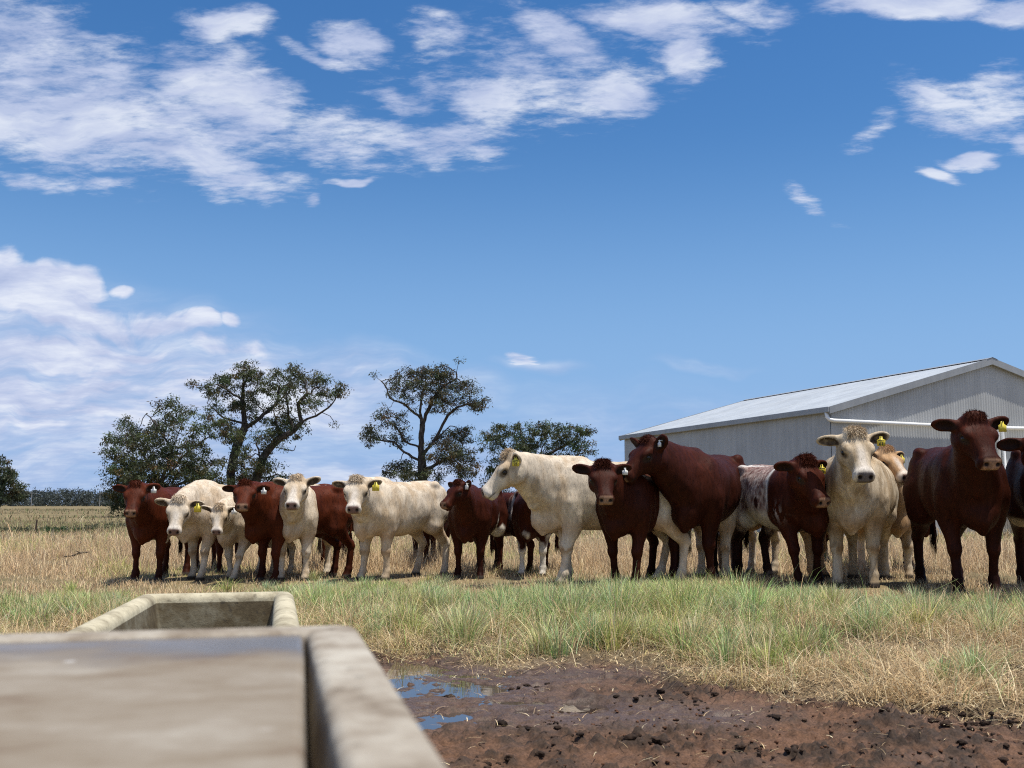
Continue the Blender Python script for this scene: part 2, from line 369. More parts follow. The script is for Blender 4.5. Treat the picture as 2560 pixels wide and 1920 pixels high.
# clods of turned mud and dung: uncountable crumbs
def lumps(name, pts, sizes, cols, seed, mat):
    import bmesh
    bm = bmesh.new(); bmesh.ops.create_icosphere(bm, subdivisions=3, radius=1); base = np.array([v.co[:] for v in bm.verts]); fc = np.array([[v.index for v in f.verts] for f in bm.faces]); bm.free()
    V = []; F = []; Cc = []; r = np.random.default_rng(seed)
    for i, (p, s) in enumerate(zip(pts, sizes)):
        o = r.uniform(0, 90, 3); d = .15 + 1.7 * fbm(base * 2.6 + o, seed, 4, .7); v = base * d[:, None] * np.array([s * r.uniform(.8, 1.5), s * r.uniform(.8, 1.4), s * r.uniform(.4, .75)])
        a = r.uniform(0, 6.28); v = np.stack([v[:, 0] * math.cos(a) - v[:, 1] * math.sin(a), v[:, 0] * math.sin(a) + v[:, 1] * math.cos(a), v[:, 2]], 1)
        F.append(fc + len(base) * i); V.append(v + p); Cc.append(np.tile(cols[i], (len(base), 1)) * (.7 + .6 * fbm(base * 4 + o, seed + 1, 2))[:, None])
    F = np.concatenate(F); return link(name, npmesh(name, np.concatenate(V), F, np.full(len(F), 3), smooth=True, col=np.concatenate(Cc)), None, mat)
def hz(x, y):
    j = np.clip(np.searchsorted(xs, np.asarray(x)), 0, nxm - 1); i = np.clip(np.searchsorted(ys, np.asarray(y)), 0, nym - 1)
    v = hgt.reshape(GX.shape)[i, j]; out = (np.asarray(x) < NEAR[0] + .3) | (np.asarray(x) > NEAR[1] - .3) | (np.asarray(y) > NEAR[3] - .3) | (np.asarray(y) < NEAR[2]); return np.where(out, 0, v)
m_clod = attr_mat('mud_clod', .9, noise_amt=.35, nscale=90)
pts = []; sz = []; cl = []
for px, py, n, sp, s in [(1720, 1750, 16, .16, .016), (1660, 1760, 9, .1, .013), (2380, 1790, 45, .13, .020), (2440, 1820, 22, .1, .016), (2480, 1850, 14, .25, .012), (1600, 1865, 10, .05, .022), (1390, 1850, 26, .12, .012), (1330, 1720, 12, .06, .014),
                         (1090, 1740, 5, .03, .018), (1450, 1780, 10, .05, .015), (1290, 1830, 12, .07, .016), (1250, 1915, 24, .1, .013), (1880, 1880, 12, .12, .010), (1950, 1740, 10, .05, .014), (1945, 1805, 5, .04, .018), (1900, 1900, 10, .1, .012), (2300, 1850, 12, .2, .010), (2520, 1900, 18, .15, .012), (2535, 1680, 6, .05, .025), (2030, 1555, 6, .06, .025), (1770, 1650, 8, .1, .02)]:
    c = ground(px, py)
    for k in range(n):
        x, y = c[0] + rng.normal() * sp, c[1] + rng.normal() * sp * .7; s_ = s * rng.uniform(.3, 1.15)
        pts.append((x, y, float(hz(x, y)) + s_ * .05)); sz.append(s_); cl.append(np.array([.032, .019, .012]) * rng.uniform(.6, 1.4))
for k in range(2200):
    x, y = rng.uniform(.1, 3.4), rng.uniform(1.9, 4.2)
    if bare(np.array([x]), np.array([y]))[0] < .3: continue
    s_ = rng.uniform(.002, .007); pts.append((x, y, float(hz(x, y)) + s_ * .2)); sz.append(s_); cl.append((np.array([.10, .048, .026]) if rng.random() < .6 else np.array([.045, .027, .017])) * rng.uniform(.7, 1.3))
tag(lumps('mud_clods', pts, sz, cl, 31, m_clod), 'dark clods of churned mud scattered over the bare ground', 'mud', kind='stuff')

# ------------------------------------------------------------------ concrete water trough with a raised end box
def mat_concrete(name, c1, c2, c3, stain=.5, sc=1.0):
    m, t, b = principled(name, .88, spec=.25); g = t.new('ShaderNodeTexCoord'); p = g.outputs['Object']
    f1 = t.noise(p, 6 * sc, 6, .62, .4); f2 = t.noise(p, 40 * sc, 4, .6); f3 = t.noise(p, 240, 3)
    c = t.ramp(t.math('ADD', t.math('MULTIPLY', f1, .7), t.math('MULTIPLY', f2, .3)), [(.38, c1), (.49, c2), (.60, c3)])
    c = t.mix(t.smooth(t.noise(p, 55 * sc, 3, .5), .60, .72, 0, stain), c, (.055, .045, .032))
    t.l.new(c, b.inputs['Base Color']); bump(t, b, t.math('ADD', f2, t.math('MULTIPLY', f3, .5)), .5, .004); return m
m_conc = mat_concrete('weathered_concrete', (.15, .11, .072), (.30, .255, .195), (.44, .40, .325))
m_yconc = mat_concrete('lichen_concrete', (.23, .19, .12), (.42, .37, .25), (.55, .49, .34))
m_inner = mat_concrete('brown_trough_wall', (.070, .050, .026), (.115, .088, .048), (.19, .165, .11), .7)  # darker brown concrete for the inner walls and floor of the basin
DH1, DH2, DHS = .11, .29, .113
Z1, Z2, ZS = CAMZ - DH1, CAMZ - DH2, CAMZ - DHS
ta = math.atan(-590 / FPX)                             # long axis of the trough
tdir = np.array([math.sin(ta), math.cos(ta), 0]); tperp = np.array([math.cos(ta), -math.sin(ta), 0])
trough = empty('water_trough', tuple(ground(700, 1470, Z2) * np.array([1, 1, 0])), -ta)
tag(trough, 'long pale concrete water trough with a raised end box in the left foreground', 'trough')
M_tr = trough.matrix_basis.inverted()
def tl(P): return np.array(M_tr @ Vector(P))           # into the trough's own frame: y along it, x across
far_l, far_r = tl(ground(343, 1486, Z2)), tl(ground(737, 1474, Z2)); nr = tl(ground(868, 1560, Z1)); nrc = tl(ground(766, 1572, Z1))
XR = (far_r[0] + nr[0]) / 2; XL = far_l[0]; YF = (far_r[1] + far_l[1]) / 2; YB = nr[1]
WALL = .062; YE = YB - 1.25
def rim_section(zt, x_out, x_in, zb, sgn):             # rounded kerb-like wall profile: outer bottom -> over the rim -> inner bottom
    r = .024; prof = [(x_out + sgn * .035, zb), (x_out, zt - r)]
    for k in range(6): a = math.pi / 2 * k / 5; prof.append((x_out - sgn * r * (1 - math.cos(a)), zt - r + r * math.sin(a)))
    for k in range(6): a = math.pi / 2 * k / 5; prof.append((x_in + sgn * r * (1 - math.sin(a)), zt - r + r * math.cos(a)))
    prof.append((x_in - sgn * .012, zt - .16)); prof.append((x_in - sgn * .02, zb + .1)); return prof
def ring_basin(name, x0, x1, y0, y1, zt, zb, wall, mat, mat_in, parent, drop, rr=.030, cr0=.05, sk=0.0):
    # lofted rectangular basin: outer skin, rounded rim, inner skin and floor, corners rounded in plan
    r = min(rr, wall * .42); lv = [(-.03, zb), (0, zt - r)]           # (inset, z)
    for k in range(1, 6): a = math.pi / 2 * k / 5; lv.append((r * (1 - math.cos(a)), zt - r + r * math.sin(a)))
    for k in range(0, 6): a = math.pi / 2 * k / 5; lv.append((wall - r + r * math.sin(a), zt - r + r * math.cos(a)))
    lv += [(wall + .006, zt - .055), (wall + .016, zt - .11), (wall + .035, zt - drop)]
    V = []; n = 0
    for ins, z in lv:
        cr = max(cr0 - ins, .006); ring_ = []
        for cx, cy, a0 in ((x1 - ins - cr, y1 - ins - cr, 0), (x0 + ins + cr, y1 - ins - cr, 90), (x0 + ins + cr, y0 + ins + cr, 180), (x1 - ins - cr, y0 + ins + cr, 270)):
            for k in range(6): a = R(a0 + 18 * k); ring_.append((cx + cr * math.cos(a), cy + cr * math.sin(a), z))
        # extra points along the sides keep the shading even
        V += [(px_ - sk * (y1 - py_) / (y1 - y0) * (x1 - px_) / (x1 - x0), py_, pz_) for px_, py_, pz_ in ring_]; n = len(ring_)
    F = []
    for l in range(len(lv) - 1):
        for k in range(n): F.append([l * n + k, l * n + (k + 1) % n, (l + 1) * n + (k + 1) % n, (l + 1) * n + k])
    F.append([(len(lv) - 1) * n + k for k in range(n)])
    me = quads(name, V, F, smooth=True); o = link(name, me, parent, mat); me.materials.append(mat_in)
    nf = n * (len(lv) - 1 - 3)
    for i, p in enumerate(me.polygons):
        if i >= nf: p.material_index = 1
    return o
ring_basin('basin', XL, XR, YB - .02, YF, Z2, 0.0, .065, m_yconc, m_inner, trough, .36, sk=.13)
ring_basin('end_box', XL - .12, nr[0] + .009, YE, YB, Z1, 0.0, (nr[0] + .009 - nrc[0]), m_conc, m_conc, trough, .30, .009, .018)
wz = Z2 - .165
link('water', quads('water', [(XL - .06, YB, wz), (XR - .06, YB, wz), (XR - .06, YF - .06, wz), (XL + .06, YF - .06, wz)], [(0, 1, 2, 3)]), trough, water_mat('trough_water', (.03, .028, .016), .02))
# the lid lies in the end box, a little askew
def mat_lid():
    m, t, b = principled('worn_lid', .6, spec=.4); tcn = t.new('ShaderNodeTexCoord'); p = tcn.outputs['Object']
    mp = t.new('ShaderNodeMapping'); t.l.new(p, mp.inputs[0]); mp.inputs['Scale'].default_value = (.85, 1.7, 1)
    f = t.noise(mp.outputs[0], 8, 7, .6, .5); f2 = t.noise(mp.outputs[0], 60, 3)
    c = t.ramp(t.math('ADD', t.math('MULTIPLY', f, .8), t.math('MULTIPLY', f2, .2)), [(.33, (.15, .098, .056)), (.46, (.225, .178, .120)), (.56, (.265, .22, .16)), (.68, (.34, .30, .235))])
    c = t.mix(t.smooth(t.noise(p, 16, 2), .69, .74, 0, .7), c, (.62, .60, .55))
    s = t.new('ShaderNodeSeparateXYZ'); t.l.new(p, s.inputs[0])
    wetv = t.math('ADD', s.outputs[1], t.math('MULTIPLY', t.math('SUBTRACT', t.noise(p, 4.5, 4), .5), .42))
    wf = t.smooth(wetv, -.19, -.06)
    c = t.mix(wf, c, (.14, .115, .09)); t.l.new(c, b.inputs['Base Color'])
    r = t.new('ShaderNodeMapRange'); t.l.new(wf, r.inputs[0]); r.inputs[3].default_value = .7; r.inputs[4].default_value = .24; t.l.new(r.outputs[0], b.inputs['Roughness'])
    bump(t, b, f2, .15, .002); return m
lr = ground(762, 1577, ZS); lt = math.atan((763 - 1280) / FPX)
lid = MB(); lid.box((-1.05, -1.10, -.05), (0, 0, 0))
lo = lid.build('trough_lid', mat_lid(), bevel=.006); lo.location = tuple(lr); lo.rotation_euler = (0, 0, -lt)
tag(lo, 'flat worn concrete lid lying in the raised end box of the trough', 'lid')

# ------------------------------------------------------------------ steel shed
def mat_corr(name, col, pitch, axis, rough=.42, metallic=.0, depth=.018):
    m, t, b = principled(name, rough, metallic=metallic, spec=.4); tcn = t.new('ShaderNodeTexCoord'); p = tcn.outputs['Object']
    mp = t.new('ShaderNodeMapping'); t.l.new(p, mp.inputs[0]); mp.inputs['Scale'].default_value = (2.2, 2.2, .16)
    f = t.math('ADD', t.math('MULTIPLY', t.noise(p, .9, 4), .5), t.math('MULTIPLY', t.noise(mp.outputs[0], 2.4, 6, .65), .5))
    c = t.mix(t.smooth(f, .34, .66), tuple(x * .84 for x in col), tuple(min(1, x * 1.08) for x in col))
    sp = t.new('ShaderNodeSeparateXYZ'); t.l.new(p, sp.inputs[0]); lap = t.math('PINGPONG', sp.outputs[0 if axis == 0 else 1], .381)
    c = t.mix(t.smooth(lap, .008, .0, 0, .35), c, tuple(x * .55 for x in col))
    dust = t.math('MULTIPLY', t.smooth(sp.outputs[2], .9, .0), t.smooth(t.noise(p, 3, 4), .35, .7)); c = t.mix(t.math('MULTIPLY', dust, .45), c, (.33, .26, .18)); t.l.new(c, b.inputs['Base Color'])
    return m
cA = ground(2087, 1343); sa = math.atan((335 - 1280) / FPX)
ldir = np.array([math.sin(sa), math.cos(sa), 0]); gdir = np.array([math.cos(sa), -math.sin(sa), 0])
zE = at(2085, 1022, cA[1])[2]
def solve(px, base, d):                                # where the horizontal line base + s*d crosses photo column px
    lo_, hi_ = 0.0, 60.0
    f = lambda s: project(base + d * s)[0] - px
    for _ in range(60):
        mid = (lo_ + hi_) / 2
        if f(lo_) * f(mid) <= 0: hi_ = mid
        else: lo_ = mid
    return (lo_ + hi_) / 2
L = solve(1561, cA + np.array([0, 0, zE]), ldir)
hw = solve(2474, cA + np.array([0, 0, zE + .9]), gdir)
apex = cA + gdir * hw; zR = at(2474, 903, apex[1])[2]; W = 2 * hw

shed = empty('steel_shed', tuple(cA), math.atan2(gdir[1], gdir[0]))     # x along the gable, y along the long wall
tag(shed, 'grey corrugated steel farm shed with a pale gabled roof behind the cattle on the right', 'shed')
m_wall = mat_corr('shed_wall_steel', (.40, .405, .395), .076, 0); m_side = mat_corr('shed_side_steel', (.40, .405, .395), .076, 1); m_roof = mat_corr('shed_roof_steel', (.43, .46, .475), .076, 1, .38, .0)
m_trim = mat_corr('shed_trim', (.31, .325, .335), 1, 0, .45)
def corr_wall(name, x0, x1, top, depth_dir, mat, pitch=.085, amp=.006, z0=-.05):
    n = int((x1 - x0) / pitch * 8); V = []; F = []
    for i in range(n + 1):
        x = x0 + (x1 - x0) * i / n; o = amp * math.sin(2 * math.pi * (x - x0) / pitch)
        V += [depth_dir(x, o, z0), depth_dir(x, o, top(x))]
    for i in range(n): F.append([2 * i, 2 * i + 2, 2 * i + 3, 2 * i + 1])
    return link(name, quads(name, V, F, smooth=True), shed, mat)
slope = (zR - zE) / hw
gt = lambda x: zE + slope * (x if x < hw else W - x) - .02
corr_wall('gable_wall', 0, W, gt, lambda x, o, z: (x, o * .7, z), m_wall)
corr_wall('gable_wall', 0, W, gt, lambda x, o, z: (x, L + o, z), m_wall)
corr_wall('side_wall', 0.02, L - .02, lambda x: zE - .02, lambda x, o, z: (o, x, z), m_side, .19, .006)
corr_wall('side_wall', 0.02, L - .02, lambda x: zE - .02, lambda x, o, z: (W + o, x, z), m_side, .19, .006)
for sgn in (0, 1):
    n = int((L + .3) / .076 * 6); V = []; F = []
    for i in range(n + 1):
        y = -.12 + (L + .24) * i / n; o = .009 * math.sin(2 * math.pi * y / .076)
        x0, x1 = (-.10, hw) if not sgn else (W + .10, hw)
        V += [(x0, y, zE - .10 * slope + .05 + o), (x1, y, zR + .05 + o)]
    for i in range(n): F.append([2 * i, 2 * i + 1, 2 * i + 3, 2 * i + 2] if not sgn else [2 * i, 2 * i + 2, 2 * i + 3, 2 * i + 1])
    link('roof', quads('roof', V, F, smooth=True), shed, m_roof)
for x in (-.17, W + .05): g = MB(); g.box((x, -.13, zE - .10), (x + .12, L + .13, zE + .045)); g.build('gutter', m_trim, shed, bevel=.015)
for y in (-.14, L + .10):
    for (xa, xb) in ((-.12, hw), (W + .12, hw)):
        g = MB()
        za = zE - .12 * slope; zb_ = zR
        d = Vector((xb - xa, 0, zb_ - za)); 
        g.add([(xa, y, za - .10), (xb, y, zb_ - .10), (xb, y, zb_ + .075), (xa, y, za + .075), (xa, y + .04, za - .10), (xb, y + .04, zb_ - .10), (xb, y + .04, zb_ + .075), (xa, y + .04, za + .075)],
              [(0, 1, 2, 3), (7, 6, 5, 4), (0, 4, 5, 1), (3, 2, 6, 7), (0, 3, 7, 4), (1, 5, 6, 2)])
        g.build('barge_board', m_trim, shed)
g = MB(); yv0, yv1 = .15, L - .15                       # ridge cap
g.add([(hw - .18, -.15, zR - .18 * slope + .085), (hw, -.15, zR + .09), (hw + .18, -.15, zR - .18 * slope + .085), (hw - .18, L + .15, zR - .18 * slope + .085), (hw, L + .15, zR + .09), (hw + .18, L + .15, zR - .18 * slope + .085)], [(0, 1, 4, 3), (1, 2, 5, 4)])
g.build('ridge_cap', m_trim, shed)
m_pvc, _, _ = principled('white_pvc', .35, (.80, .80, .77))
px0 = solve(2486, cA + np.array([0, 0, 2.6]), gdir)
zp = zE - .30
g = MB(); g.tube([(-.11, .02, zE - .08), (-.11, -.02, zE - .22), (-.09, -.08, zE - .28), (.0, -.11, zE - .30), (px0 - .12, -.11, zp - .06), (px0 - .03, -.11, zp - .09), (px0, -.11, zp - .18), (px0 + .03, -.11, 1.0)], .048, 12)
g.build('drain_pipe', m_pvc, shed, smooth=True)
g = MB(); g.tube([(W + .11, .02, zE - .08), (W + .11, -.02, zE - .2), (W + .05, -.11, zE - .29), (px0 + .27, -.11, zp - .05), (px0 + .19, -.11, zp - .08), (px0 + .165, -.11, zp - .17), (px0 + .195, -.11, 1.42), (px0 + .26, -.30, 1.30)], .048, 12)
g.build('drain_pipe', m_pvc, shed, smooth=True)
m_slab = mat_concrete('shed_slab', (.25, .23, .2), (.32, .30, .27), (.4, .38, .34))
g = MB(); g.box((-.05, -.05, -.06), (W + .05, L + .05, .03)); g.build('slab', m_slab, shed)

# rain water tank with ribs running round it
tank_c = cA + gdir * (px0 + 1.05) - np.array([-math.sin(sa) * 0 + gdir[1], -gdir[0], 0]) * -0.0
nrm = np.array([gdir[1], -gdir[0], 0])                 # out of the gable wall, toward the camera
tank_c = cA + gdir * (px0 + .50) + nrm * 1.35
m_tank, tt, tb = principled('cream_tank_steel', .45, (.60, .52, .36), spec=.4)
n_st = 56; V = []; F = []; zt = 1.18; nr_ = int(zt / .042 * 6); RT = 1.05
for i in range(nr_ + 1):
    z = zt * i / nr_; r = RT + .010 * math.sin(2 * math.pi * z / .062)
    for k in range(n_st): a = 2 * math.pi * k / n_st; V.append((r * math.cos(a), r * math.sin(a), z))
for i in range(nr_):
    for k in range(n_st): F.append([i * n_st + k, i * n_st + (k + 1) % n_st, (i + 1) * n_st + (k + 1) % n_st, (i + 1) * n_st + k])
tank = empty('rainwater_tank', tuple(tank_c)); tag(tank, 'cream ribbed steel rainwater tank beside the shed at the far right', 'tank')
link('tank_wall', quads('tank_wall', V, F, smooth=True), tank, m_tank)
V = [(0, 0, zt + .12)] + [((RT + .03) * math.cos(2 * math.pi * k / n_st), (RT + .03) * math.sin(2 * math.pi * k / n_st), zt) for k in range(n_st)]
link('tank_roof', quads('tank_roof', V, [[0, 1 + k, 1 + (k + 1) % n_st] for k in range(n_st)]), tank, m_tank)
# ------------------------------------------------------------------ trees: limbs grown toward leaf clumps
m_leaf = attr_mat('gum_leaves', .55, transl=.25, spec=.3)
def mat_bark():
    m, t, b = principled('gum_bark', .9, spec=.15); g = t.new('ShaderNodeTexCoord'); mp = t.new('ShaderNodeMapping'); t.l.new(g.outputs['Object'], mp.inputs[0]); mp.inputs['Scale'].default_value = (1, 1, .25)
    f = t.noise(mp.outputs[0], 9, 5); t.l.new(t.ramp(f, [(.35, (.035, .028, .022)), (.55, (.085, .070, .056)), (.7, (.15, .13, .11))]), b.inputs['Base Color']); bump(t, b, f, .8, .05); return m
m_bark = mat_bark()
def leaf_mesh(name, centers, spread, n_per, size, cols, r, droop=.55):
    N = len(centers) * n_per; c = np.repeat(centers, n_per, 0); sp = np.repeat(spread, n_per) if hasattr(spread, '__len__') else spread
    d = r.normal(size=(N, 3)); d /= np.linalg.norm(d, axis=1)[:, None]; rad = r.random(N) ** .5
    pos = c + d * (rad * sp)[:, None] * np.array([1, 1, .75])
    ax = r.normal(size=(N, 3)); ax[:, 2] -= droop * 1.5; ax /= np.linalg.norm(ax, axis=1)[:, None]
    sd = np.cross(ax, r.normal(size=(N, 3))); sd /= np.linalg.norm(sd, axis=1)[:, None] + 1e-9
    ln = size * r.uniform(.6, 1.5, N)[:, None]; wd = ln * .30
    v = np.stack([pos, pos + ax * ln * .45 + sd * wd * .5, pos + ax * ln, pos + ax * ln * .45 - sd * wd * .5], 1).reshape(-1, 3)
    ci = np.repeat(np.repeat(cols, n_per, 0) * r.uniform(.7, 1.35, (N, 1)), 4, 0)
    return npmesh(name, v, np.arange(4 * N), np.full(N, 4), col=ci)
def tree(label, Y, trunks, clumps, seed, dens=1.0, leaf=.24, base_r=.30, col=(.052, .062, .026), depth=.8, group='gum trees beyond the cattle', n_per=52, bare_twigs=()):
    r = np.random.default_rng(seed); M = FPX / Y
    base = at(*trunks[0][0], Y); base[2] = 0.0
    root = empty('gum_tree', tuple(base)); tag(root, label, 'tree', group)
    nodes = []; par = []; locked = []
    def add(p, pa): nodes.append(np.array(p, float)); par.append(pa); return len(nodes) - 1
    def polyline(pts, start=None, dj=.0):
        last = start
        P = [at(px, py, Y) for px, py in pts]
        off = 0.0; drift = r.normal() * dj
        for i, p in enumerate(P):
            q = p.copy(); 
            if start is not None or i > 0: q[1] += drift * i
            if i == 0 and start is None: q[2] = min(q[2], -.2) if py_ground(pts[0][1]) else q[2]
            if last is None: last = add(q, -1); continue
            a = nodes[last].copy(); n = max(1, int(np.linalg.norm(q - a) / .32))
            for k in range(1, n + 1):
                t = k / n; last = add(a + (q - a) * t + r.normal(size=3) * .03 * (k < n), last)
        return last
    def py_ground(py): return True
    polyline(trunks[0])
    for tr in trunks[1:]:
        p0 = at(*tr[0], Y); A = np.array(nodes); k = int(np.argmin(np.sum((A[:, [0, 2]] - p0[[0, 2]]) ** 2, 1))); polyline(tr[1:], k, depth * .45)
    att = []; sizes = []
    for (cx, cy, rx, ry, d) in clumps:
        rx, ry = rx * 1.12, ry * 1.12
        n = max(3, int(rx * ry * math.pi / M / M * 8.2 * d * dens)); cdep = r.normal() * depth; c = at(cx, cy, Y)
        for _ in range(n):
            v = r.normal(size=3); v /= np.linalg.norm(v); v *= r.random() ** .4
            att.append(c + np.array([v[0] * rx / M, cdep + v[1] * (rx + ry) / 2 / M * 1.1, v[2] * ry / M]))
    att = np.array(att); live = np.ones(len(att), bool); KILL, STEP = .42, .28
    for it in range(90):
        if not live.any(): break
        A = np.array(nodes); L_ = att[live]; D2 = ((L_[:, None] - A[None]) ** 2).sum(2); near = D2.argmin(1); dist = np.sqrt(D2[np.arange(len(L_)), near])
        grew = False
        for nd in np.unique(near):
            s = (near == nd); dv = (L_[s] - A[nd]); dv /= np.linalg.norm(dv, axis=1)[:, None]; g = dv.mean(0) + r.normal(size=3) * .30 + np.array([0, 0, .06]); nn_ = np.linalg.norm(g)
            if nn_ < 1e-6: continue
            q = A[nd] + g / nn_ * STEP; add(q, int(nd)); grew = True
        A2 = np.array(nodes[len(A):]); dk = ((att[:, None] - A2[None]) ** 2).sum(2).min(1); live &= dk > KILL ** 2
    A = np.array(nodes); n = len(A); w_ = np.zeros(n); kids = np.zeros(n, int)
    for i in range(n - 1, -1, -1):
        if kids[i] == 0: w_[i] = .016 ** 2.25
        if par[i] >= 0: w_[par[i]] += w_[i]; kids[par[i]] += 1
    rad = w_ ** (1 / 2.25); rad = base_r * (rad / rad[0]) ** 1.38; rad = np.maximum(rad, .011)
    V = []; F = []; k5 = 6
    for i in range(n):
        if par[i] < 0: continue
        a, b = A[par[i]], A[i]; d = b - a; ln = np.linalg.norm(d)
        if ln < 1e-6: continue
        d /= ln; u = np.cross(d, [0, 0, 1.0]) if abs(d[2]) < .9 else np.cross(d, [1.0, 0, 0]); u /= np.linalg.norm(u); v = np.cross(d, u); o = len(V)
        ra = min(rad[par[i]], rad[i] * 1.35); 
        for (p, rr) in ((a - d * .2 * ra, ra), (b, rad[i])):
            for k in range(k5): g = 2 * math.pi * k / k5; V.append(p + (u * math.cos(g) + v * math.sin(g)) * rr)
        for k in range(k5): F.append([o + k, o + (k + 1) % k5, o + k5 + (k + 1) % k5, o + k5 + k])
    inv = -base
    link('trunk', quads('trunk', np.array(V) + inv, F, smooth=True), root, m_bark)
    tips = A[(kids == 0)]; cen = np.concatenate([att, tips[r.random(len(tips)) < .5]]) + inv
    cc = 1.35 * np.array(col) * r.uniform(.6, 1.5, (len(cen), 1)) * (1 + r.normal(size=(len(cen), 3)) * .10); br = r.random(len(cen)) < .14; cc[br] = cc[br] * np.array([1.5, .95, .8])
    link('crown', leaf_mesh('crown', cen, r.uniform(.22, .60, len(cen)), n_per, leaf, cc, r), root, m_leaf)
    return root
T1 = [[(400, 1285), (405, 1200), (430, 1120), (455, 1060)], [(405, 1210), (360, 1140), (330, 1080)], [(430, 1120), (390, 1060), (360, 1035)], [(405, 1200), (470, 1130), (520, 1090)], [(402, 1240), (340, 1220), (300, 1200)], [(402, 1230), (480, 1200), (530, 1160)]]
K1 = [(300, 1070, 38, 36, 1), (320, 1110, 55, 40, 1), (300, 1150, 50, 45, 1.1), (285, 1200, 45, 45, 1.1), (290, 1265, 40, 26, 1.2), (370, 1070, 35, 36, .9), (425, 1025, 48, 32, 1.2), (390, 1120, 60, 45, 1.1), (450, 1085, 50, 40, .9), (370, 1180, 70, 45, 1.4), (460, 1140, 60, 38, 1.3), (430, 1190, 80, 40, 1.5), (510, 1165, 60, 35, 1.3), (520, 1060, 50, 35, .9), (560, 1075, 55, 30, .9), (520, 1205, 60, 26, 1.2), (340, 1240, 80, 30, 1.5), (430, 1245, 90, 25, 1.2)]
tree('broad bushy gum tree with foliage down to the grass, left of the forked tree', 66, T1, K1, 41, .66, .18, .24)
T2 = [[(578, 1290), (577, 1180), (590, 1120), (612, 1070)], [(612, 1070), (606, 1000), (612, 950)], [(612, 1070), (650, 1045), (690, 1010)], [(690, 1010), (715, 985), (725, 955)], [(590, 1060), (560, 1045), (530, 1015)], [(612, 960), (630, 930)], [(608, 1000), (575, 980), (555, 965)], [(690, 1010), (700, 960)]]
K2 = [(488, 962, 14, 16, 1.0), (515, 965, 14, 12, .9), (545, 945, 28, 16, 1.5), (545, 985, 30, 35, 1.0), (575, 1015, 40, 30, .7), (618, 925, 26, 22, 1.5), (610, 960, 40, 25, .8), (660, 950, 35, 22, 1.3), (700, 935, 30, 18, 1.1), (690, 965, 40, 25, .9), (650, 1000, 45, 30, .7), (620, 1010, 40, 30, .7), (560, 1080, 40, 24, .9), (600, 1130, 30, 22, .5), (640, 1040, 40, 25, .6)]
tree('tall sparse gum tree with one upright leaning trunk, behind the red calf', 71, T2, K2, 42, .88, .17, .30)
T3 = [[(628, 1300), (640, 1200), (660, 1140), (700, 1095), (735, 1075), (755, 1055), (790, 1040)], [(735, 1080), (720, 1040), (722, 1015)], [(790, 1040), (820, 1020), (850, 990)], [(760, 1050), (745, 1010), (770, 985)], [(690, 1125), (720, 1126), (742, 1127), (752, 1118)], [(640, 1195), (690, 1186), (715, 1192)], [(700, 1100), (690, 1050), (680, 1020)], [(655, 1150), (640, 1110), (655, 1075)], [(800, 1035), (825, 1040), (835, 1060)]]
K3 = [(735, 935, 28, 20, .9), (765, 945, 30, 24, 1.0), (800, 955, 30, 22, 1.0), (810, 985, 25, 22, .8), (852, 976, 22, 20, 1.3), (775, 1010, 32, 22, 1.3), (740, 985, 30, 30, .7), (710, 1010, 30, 30, .6), (715, 1065, 45, 30, 1.1), (690, 1060, 40, 30, .8), (680, 1095, 45, 30, .8), (745, 1092, 12, 12, .9), (625, 1150, 35, 30, .8), (600, 1180, 35, 30, .8), (660, 1180, 35, 25, .9), (690, 1165, 25, 18, .7), (610, 1205, 60, 20, 1.0), (690, 1200, 40, 14, .8), (640, 1130, 25, 20, .5)]
tree('tall sparse gum tree leaning right on a thick slanting trunk', 69, T3, K3, 43, .88, .17, .34)
T4 = [[(1056, 1300), (1056, 1180), (1052, 1120), (1056, 1060), (1050, 1030)], [(1052, 1045), (1010, 1010), (975, 995), (960, 960), (935, 935)], [(1056, 1060), (1080, 1000), (1100, 975)], [(1056, 1140), (1095, 1085), (1120, 1040), (1145, 1020), (1190, 1010)], [(1062, 1130), (1100, 1090), (1125, 1065)], [(1050, 1120), (1015, 1105), (985, 1060)], [(1050, 1160), (1010, 1130), (985, 1105), (940, 1100)], [(1054, 1030), (1055, 985), (1065, 960)], [(1075, 1180), (1110, 1150), (1150, 1130)], [(1135, 985), (1142, 945), (1145, 920), (1148, 905)]]
K4 = [(980, 945, 24, 16, .9), (1015, 935, 26, 18, 1.1), (1050, 930, 36, 14, 1.6), (1090, 930, 36, 16, 1.7), (1110, 950, 28, 20, 1.4), (1010, 965, 50, 26, .9), (1070, 965, 50, 26, 1.0), (1130, 985, 45, 30, .9), (1165, 965, 26, 22, 1.1), (1180, 1000, 30, 30, 1.0), (1205, 1010, 14, 18, 1.1), (1110, 1010, 50, 26, .6), (1060, 1000, 50, 25, .5), (960, 1040, 24, 20, 1.0), (990, 1060, 28, 26, .9), (935, 1080, 28, 22, 1.2), (925, 1100, 18, 16, 1.0), (1000, 1090, 40, 25, .5), (1130, 1095, 45, 26, 1.1), (1160, 1080, 25, 25, 1.0), (1110, 1130, 50, 26, 1.3), (1150, 1150, 45, 30, 1.0), (1000, 1175, 50, 24, 1.3), (1060, 1185, 70, 20, 1.2), (1170, 1175, 45, 25, 1.0)]
tree('tall gum tree with a straight central trunk and a bare twig above its crown', 74, T4, K4, 44, .85, .17, .40, (.052, .055, .028))
T5 = [[(1340, 1300), (1340, 1210), (1345, 1150), (1360, 1110)], [(1340, 1200), (1290, 1150), (1250, 1110)], [(1345, 1150), (1400, 1120), (1440, 1095)], [(1340, 1180), (1420, 1150), (1465, 1125)], [(1343, 1160), (1310, 1110), (1300, 1080)]]
